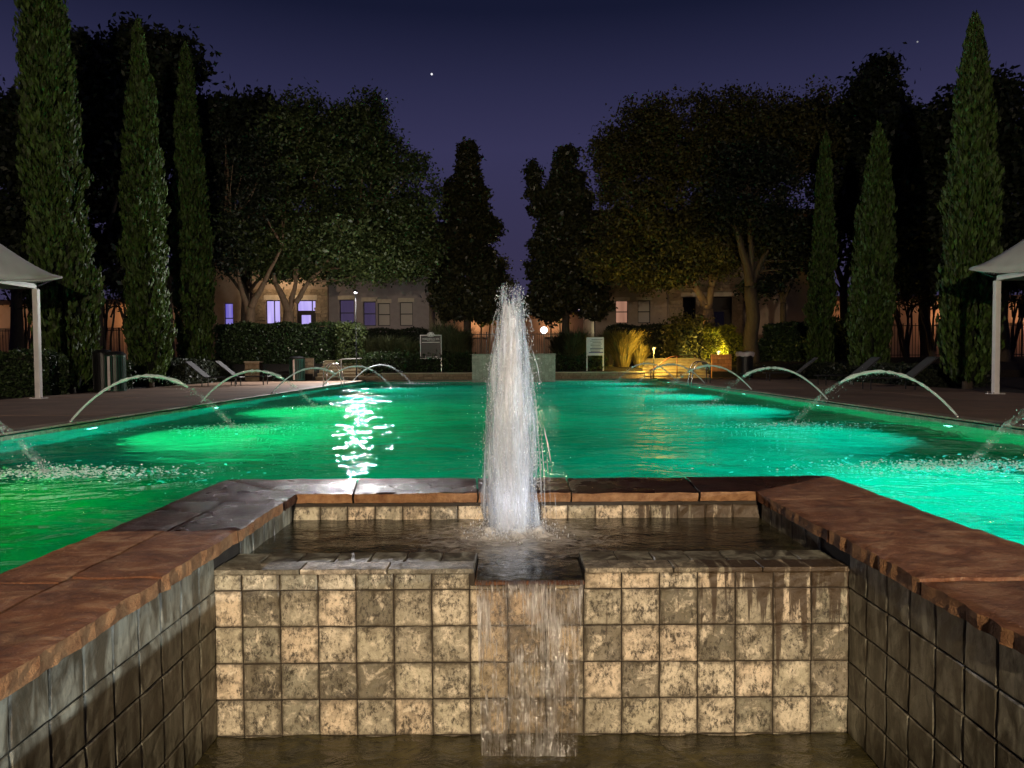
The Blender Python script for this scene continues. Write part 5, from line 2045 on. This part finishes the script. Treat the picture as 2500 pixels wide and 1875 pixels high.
# second trunk standing nearer, in shadow
ft = (at(1838, 830, 37.0).x, 37.0, 0.75)
limbs = [((0, 0, -0.2), px(1832, 700, 37, ft), 0.40, 0.30), (px(1832, 700, 37, ft), px(1800, 560, 37, ft), 0.26, 0.12), (px(1832, 700, 37, ft), px(1880, 600, 37, ft), 0.2, 0.09), (px(1832, 700, 37, ft), px(1835, 480, 37, ft), 0.2, 0.07)]
lobes = [lobe_px(1850, 470, 37, 120, 170, ft, 380), lobe_px(1930, 600, 37, 110, 90, ft, 240), lobe_px(1900, 680, 37, 90, 40, ft, 90)]
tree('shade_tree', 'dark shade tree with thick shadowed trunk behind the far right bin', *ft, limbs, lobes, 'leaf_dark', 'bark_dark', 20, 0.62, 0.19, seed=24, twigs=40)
ft = (at(1915, 800, 39.0).x, 39.0, GZ)
limbs = [((0, 0, -0.2), px(1912, 740, 39, ft), 0.2, 0.15), (px(1912, 740, 39, ft), px(1890, 660, 39, ft), 0.12, 0.06), (px(1912, 740, 39, ft), px(1945, 660, 39, ft), 0.12, 0.06), (px(1912, 740, 39, ft), px(1920, 600, 39, ft), 0.1, 0.05)]
lobes = [lobe_px(1920, 600, 39, 90, 80, ft, 200)]
tree('shade_tree', 'slim forked tree left of the thin dark cypress', *ft, limbs, lobes, 'leaf_dark', 'bark_dark', 20, 0.6, 0.18, seed=25, twigs=25)

# twin dark magnolias framing the gap
def cone_lobes(cx, y0, y1, rtop, rbot, seed, extra=()):
    rs = random.Random(seed)
    out, y = [], y0
    while y < y1:
        t = (y - y0) / (y1 - y0)
        r = rtop + (rbot - rtop) * t ** 0.8
        for q in (-1, 1):
            off = rs.uniform(0.15, 0.75) * r * q * min(1, t * 4)
            rr_ = max(7, r * rs.uniform(0.45, 0.75))
            out.append((cx + off, y + rs.uniform(-8, 8), rr_, rr_ * 0.55 + 9, int(12 + 1.1 * rr_)))
        y += 20
    return out + list(extra)


for (pts_, lab, sd) in (
        (cone_lobes(1142, 368, 752, 7, 92, 3, ((1097, 470, 9, 36, 16), (1170, 745, 60, 45, 60))), 'dark conical magnolia left of the gap above the fountain', 31),
        (cone_lobes(1382, 368, 752, 8, 96, 5, ((1301, 420, 7, 36, 16), (1306, 460, 10, 34, 20), (1318, 500, 20, 34, 28))), 'dark conical magnolia right of the gap above the fountain', 32)):
    cxp = 1142 if sd == 31 else 1382
    ft = (at(cxp, 800, 46).x, 46.0, GZ)
    limbs = [((0, 0, -0.2), px(cxp, 520, 46, ft), 0.28, 0.12), (px(cxp, 520, 46, ft), px(pts_[0][0], 370, 46, ft), 0.12, 0.04)]
    lobes = [lobe_px(a, b, 46, c_, d_, ft, int(nc * 2.6)) for a, b, c_, d_, nc in pts_]
    tree('magnolia_tree', lab, *ft, limbs, lobes, 'leaf_magnolia', 'bark_dark', 26, 0.36, 0.27, seed=sd, twigs=25, shell=0.35)

# dark tree masses behind, each its own tree
MASS = [
    (40, 36, [(30, 320, 90, 150, 190), (60, 480, 130, 160, 240), (20, 620, 110, 110, 150)], 'dark tree at the left edge of the picture behind the tallest cypress'),
    (235, 37, [(215, 210, 90, 130, 220), (250, 380, 140, 170, 320), (240, 560, 140, 140, 260), (190, 120, 45, 50, 70)], 'tall dark tree between the tallest cypress and its neighbour'),
    (410, 40, [(350, 150, 70, 100, 170), (430, 190, 95, 130, 240), (420, 370, 150, 170, 360), (440, 560, 150, 140, 300), (520, 300, 80, 110, 180)], 'tall dark tree behind the two slender left cypresses'),
    (600, 43, [(560, 330, 80, 90, 160), (630, 320, 80, 100, 180), (600, 450, 110, 120, 240), (620, 590, 100, 90, 160)], 'dark tree filling the gap left of the broad live oak'),
    (2060, 42, [(2010, 310, 90, 100, 200), (2110, 270, 90, 100, 220), (2140, 200, 42, 50, 70), (2060, 430, 130, 130, 300), (2080, 590, 120, 110, 240)], 'dark tree with a knobbly top above the middle right cypress'),
    (2260, 40, [(2200, 330, 90, 110, 220), (2290, 340, 100, 130, 240), (2250, 480, 130, 140, 300), (2250, 620, 120, 90, 220)], 'dark tree left of the tall pointed right cypress'),
    (2450, 37, [(2440, 300, 80, 110, 220), (2480, 380, 110, 150, 240), (2450, 530, 130, 130, 260), (2470, 640, 110, 80, 160)], 'dark tree at the right edge of the picture behind the shade canopy'),
]
for i, (cxp, d, lb_, lab) in enumerate(MASS):
    ft = (at(cxp, 850, d).x, float(d), 0.5)
    limbs = [((0, 0, -0.6), px(cxp, 700, d, ft), 0.36, 0.22), (px(cxp, 700, d, ft), px(cxp - 60, 500, d, ft), 0.18, 0.08), (px(cxp, 700, d, ft), px(cxp + 50, 480, d, ft), 0.18, 0.08), (px(cxp, 720, d, ft), px(cxp - 70, 640, d, ft), 0.12, 0.05), (px(cxp, 720, d, ft), px(cxp + 70, 640, d, ft), 0.12, 0.05)]
    lobes = [lobe_px(a, b, d, c_, e_, ft, nc) for a, b, c_, e_, nc in lb_]
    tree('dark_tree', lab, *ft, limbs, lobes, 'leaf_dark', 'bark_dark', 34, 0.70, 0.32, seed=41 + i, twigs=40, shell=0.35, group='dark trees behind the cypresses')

# multi-stem small trees silhouetted against the lit buildings
for i, (sx, d, lab) in enumerate(((60, 36.5, 'multi stemmed small tree silhouetted behind the left canopy post'), (255, 38, 'multi stemmed small tree between the two nearest left cypresses'), (330, 38.6, 'thin multi stemmed tree beside the second left cypress'),
                             (2215, 38.5, 'multi stemmed small tree against the orange wall on the right'), (2275, 38.2, 'forked small tree left of the tall pointed cypress'), (2400, 37, 'multi stemmed small tree left of the right canopy post'), (2465, 37.5, 'multi stemmed small tree at the right edge behind the canopy'))):
    ft = (at(sx, 830, d).x, d, 0.85)
    rs = random.Random(50 + i)
    limbs = []
    for q in range(6):
        a = rs.uniform(-45, 45)
        limbs.append(((rs.uniform(-0.1, 0.1), 0, -0.3), px(sx + a, 735 + rs.uniform(-10, 15), d + rs.uniform(-0.5, 0.5), ft), 0.07, 0.035))
        limbs.append((px(sx + a * 0.6, 775, d, ft), px(sx + a * 1.3 + rs.uniform(-25, 25), 690, d, ft), 0.045, 0.02))
    lobes = [lobe_px(sx, 690, d, 60, 35, ft, 60), lobe_px(sx + 10, 730, d, 50, 22, ft, 10)]
    tree('myrtle_tree', lab, *ft, limbs, lobes, 'leaf_dark', 'bark_dark', 20, 0.5, 0.18, seed=60 + i, twigs=20)

# small lit trees beyond the fence in the gap
for i, (sx, d, lob, lab) in enumerate((
        (1175, 52, [(1175, 775, 42, 20, 60), (1215, 760, 30, 18, 36), (1235, 690, 26, 22, 30), (1225, 640, 20, 26, 22)], 'small yellow green lit tree behind the fountain on the left'),
        (1345, 52.5, [(1330, 762, 40, 18, 55), (1365, 775, 20, 22, 36), (1290, 745, 24, 20, 30)], 'small yellow green lit tree behind the fountain on the right'))):
    ft = (at(sx, 830, d).x, d, GZ)
    limbs = [((0.0, 0, -0.2), px(sx, 790, d, ft), 0.09, 0.06), (px(sx, 800, d, ft), px(sx - 22, 775, d, ft), 0.05, 0.03), (px(sx, 800, d, ft), px(sx + 25, 770, d, ft), 0.05, 0.03), ((0.5, 0, -0.2), px(sx + 22, 785, d, ft), 0.07, 0.05)]
    lobes = [lobe_px(a, b, d, c_, e_, ft, nc) for a, b, c_, e_, nc in lob]
    tree('young_tree', lab, *ft, limbs, lobes, 'leaf_yellow', 'bark', 16, 0.36, 0.20, seed=80 + i, twigs=16, shell=0.2)


# ------------------------------------------------------------------ hedges and shrubs
def hedge(name, label, x0, x1, y0, y1, z0, z1, mat, dens=420, size=0.11, cat='hedge', seed=1, rough_=0.05, flowers=0):
    rng = np.random.default_rng(seed)
    cx, cyy = (x0 + x1) / 2, (y0 + y1) / 2
    t_ = thing(name, label, cat, (cx, cyy, z0))
    w_, d_, h_ = (x1 - x0) / 2, (y1 - y0) / 2, z1 - z0
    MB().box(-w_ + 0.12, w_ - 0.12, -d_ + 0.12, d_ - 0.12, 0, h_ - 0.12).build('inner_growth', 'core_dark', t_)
    out = []
    for (area, fn) in ((2 * w_ * h_, lambda a, b: (a * w_, np.full_like(a, -d_), (b + 1) / 2 * h_)), (2 * w_ * 2 * d_, lambda a, b: (a * w_, b * d_, np.full_like(a, h_))),
                       (2 * d_ * h_, lambda a, b: (np.full_like(a, -w_), a * d_, (b + 1) / 2 * h_)), (2 * d_ * h_, lambda a, b: (np.full_like(a, w_), a * d_, (b + 1) / 2 * h_))):
        n_ = int(area * dens)
        if n_ < 4:
            continue
        a, b = rng.random(n_) * 2 - 1, rng.random(n_) * 2 - 1
        X, Y, Z = fn(a, b)
        P = np.stack([X, Y, Z], 1) + rng.normal(0, rough_, (n_, 3))
        P[:, 2] += 0.06 * np.sin(P[:, 0] * 3.1 + seed) * (Z > h_ * 0.9)
        out.append(leaf_quads(P, size, 0.6, None, 1, rng))
    put('foliage', quads_mesh('foliage', np.concatenate(out), mat), t_)
    if flowers:
        P = np.stack([(rng.random(flowers) * 2 - 1) * w_ * 0.8, np.full(flowers, -d_ - 0.06), rng.random(flowers) * h_ * 0.6 + 0.1], 1)
        put('blossom', quads_mesh('blossom', leaf_quads(P, 0.10, 0.9, None, 1, rng), 'petal'), t_)
    return t_


def H2(sx0, sx1, sy_top, d):
    return at(sx0, 800, d).x, at(sx1, 800, d).x, at((sx0 + sx1) / 2, sy_top, d).z


a, b, zt = H2(530, 870, 793, 37.5)
hedge('clipped_hedge', 'long clipped dark hedge below the violet windows', a, b, 37.2, 38.4, 0.75, zt, 'leaf_hedge', 380, 0.13, seed=2, flowers=26)
a, b, zt = H2(832, 884, 797, 36.6)
hedge('clipped_hedge', 'pale leafed bush at the right end of the long left hedge', a, b, 36.2, 37.1, 0.6, zt, 'leaf_oak', 420, 0.13, seed=3, rough_=0.1)
a, b, zt = H2(880, 1040, 806, 44.5)
hedge('clipped_hedge', 'low dark hedge under the grey wing windows', a, b, 44.2, 45.2, GZ, zt, 'leaf_dark', 300, 0.14, seed=4)
a, b, zt = H2(1485, 1640, 797, 43.5)
hedge('clipped_hedge', 'low dark hedge under the two rosy windows', a, b, 43.2, 44.4, GZ, zt, 'leaf_dark', 300, 0.14, seed=5)
a, b, zt = H2(1722, 1788, 802, 38.2)
hedge('clipped_hedge', 'bright yellow green lit box hedge above the orange brick wall', a, b, 37.9, 38.9, GZ, zt, 'leaf_yellow', 620, 0.12, seed=6, rough_=0.07)
a, b, zt = H2(1765, 1805, 826, 37.4)
hedge('clipped_hedge', 'low yellow green bush in front of the lit box hedge', a, b, 37.0, 37.8, 0.8, zt, 'leaf_yellow', 560, 0.12, seed=7, rough_=0.1)
a, b, zt = H2(1870, 1985, 793, 39.0)
hedge('clipped_hedge', 'dark hedge right of the shadowed trunk with pale lower leaves', a, b, 38.4, 39.4, 0.75, zt, 'leaf_hedge', 380, 0.14, seed=8, flowers=8)
a, b, zt = H2(1850, 1990, 836, 37.4)
hedge('ground_shrub', 'low green shrub row at the foot of the dark right hedge', a, b, 37.1, 37.9, 0.6, zt, 'leaf_hedge', 420, 0.15, seed=9, rough_=0.12)
a, b, zt = H2(2030, 2075, 790, 38.0)
hedge('ground_shrub', 'pale leafed shrub between the two right cypresses', a, b, 37.6, 38.6, 0.6, zt, 'leaf_oak', 420, 0.14, seed=10, rough_=0.15)
hedge('clipped_hedge', 'low clipped hedge behind the left canopy post', -16.5, -12.95, 20.6, 21.5, -0.05, 1.15, 'leaf_hedge', 700, 0.09, seed=11)
hedge('clipped_hedge', 'low clipped hedge behind the left litter bins', -16.0, -13.0, 24.2, 25.2, -0.05, 0.95, 'leaf_hedge', 500, 0.10, seed=12)
hedge('clipped_hedge', 'low dark hedge row behind the left loungers', -15.5, -12.95, 29.4, 34.3, -0.05, 0.9, 'leaf_dark', 300, 0.12, seed=13)
hedge('clipped_hedge', 'low dark hedge row behind the right loungers', 13.0, 15.5, 23.8, 34.3, -0.05, 0.55, 'leaf_dark', 240, 0.12, seed=14)
a, b, zt = H2(1640, 1722, 792, 38.6)
hedge('ground_shrub', 'brownish leafy shrub in front of the stone entrance', a, b, 38.2, 39.4, 0.88, zt, 'leaf_amber', 300, 0.17, seed=15, rough_=0.28)


def grass_clump(label, x, y, z, r, h, n_, mat, seed, lean=0.0, cat='grass clump'):
    rng = np.random.default_rng(seed)
    t_ = thing('ornamental_grass', label, cat, (x, y, z))
    an = rng.random(n_) * 2 * np.pi
    r0 = r * 0.28 * np.sqrt(rng.random(n_))
    L = h * (0.65 + 0.5 * rng.random(n_))
    out_ = r * (0.35 + 0.75 * rng.random(n_))
    wv = 0.012 + 0.012 * rng.random(n_)
    B = np.stack([r0 * np.cos(an), r0 * np.sin(an), np.zeros(n_)], 1)
    D = np.stack([np.cos(an), np.sin(an), np.zeros(n_)], 1)
    S_ = np.stack([-np.sin(an), np.cos(an), np.zeros(n_)], 1)
    up = np.array([[0, 0, 1.0]])
    p1 = B + D * (out_ * 0.30)[:, None] + up * (L * 0.55)[:, None]
    p2 = B + D * (out_ * 0.65)[:, None] + up * (L * 0.88)[:, None]
    p3 = B + D * (out_ * (0.95 + 0.2 * rng.random(n_)))[:, None] + up * (L * (0.85 + 0.25 * rng.random(n_)))[:, None]
    q1 = np.stack([B - S_ * wv[:, None], B + S_ * wv[:, None], p1 + S_ * wv[:, None], p1 - S_ * wv[:, None]], 1)
    q2 = np.stack([p1 - S_ * wv[:, None], p1 + S_ * wv[:, None], p2 + S_ * wv[:, None] * 0.8, p2 - S_ * wv[:, None] * 0.8], 1)
    q3 = np.stack([p2 - S_ * wv[:, None] * 0.8, p2 + S_ * wv[:, None] * 0.8, p3 + S_ * 0.002, p3 - S_ * 0.002], 1)
    put('blades', quads_mesh('blades', np.concatenate([q1, q2, q3]), mat), t_)
    return t_


GR = [
    (1520, 906, 36.0, 58, 76, 'grass_blade', 'tall amber lit grass clump right of the white notice board', 2400),
    (1560, 906, 35.7, 30, 52, 'grass_blade', 'short amber lit grass clump at the edge of the yellow steps', 900),
    (1492, 906, 36.2, 40, 76, 'grass_blade', 'tall grass clump directly behind the right edge of the notice board', 1000),
    (1400, 906, 36.0, 50, 80, 'grass_green', 'dim green grass clump left of the white notice board', 1500),
    (1372, 906, 36.6, 36, 64, 'grass_green', 'dim grass clump right of the tiled block', 900),
    (1120, 906, 36.4, 44, 82, 'grass_green', 'dim grey green grass clump right of the black sign', 1400),
    (1085, 906, 37.0, 40, 90, 'grass_green', 'tall dim grass clump behind the black sign', 1200),
    (1000, 906, 36.2, 44, 60, 'grass_green', 'dim grass clump left of the black sign', 1200),
    (955, 906, 36.6, 48, 64, 'grass_green', 'dim grass clump near the pale end bush of the left hedge', 1200),
    (1035, 906, 35.8, 34, 40, 'grass_green', 'low dim grass clump at the foot of the black sign', 700),
    (905, 895, 37.2, 40, 60, 'grass_green', 'dim grass clump at the top of the left steps', 900),
]
for i, (sx, sy, d, rp_, hp, mt, lab, nn) in enumerate(GR):
    p_ = at(sx, sy, d)
    grass_clump(lab, p_.x, d, gz(p_.x, d) - 0.02, rp_ * d / F, hp * d / F, nn, mt, 100 + i)
a, b, zt = H2(890, 1150, 868, 35.4)
hedge('ground_shrub', 'low dark planting behind the planter wall left of the tiled block', a, b, 35.0, 35.9, 0.3, zt, 'leaf_hedge', 320, 0.13, seed=30, rough_=0.12)
a, b, zt = H2(1362, 1470, 872, 35.4)
hedge('ground_shrub', 'low dark planting behind the planter wall right of the tiled block', a, b, 35.1, 35.9, 0.3, zt, 'leaf_hedge', 320, 0.13, seed=31, rough_=0.12)
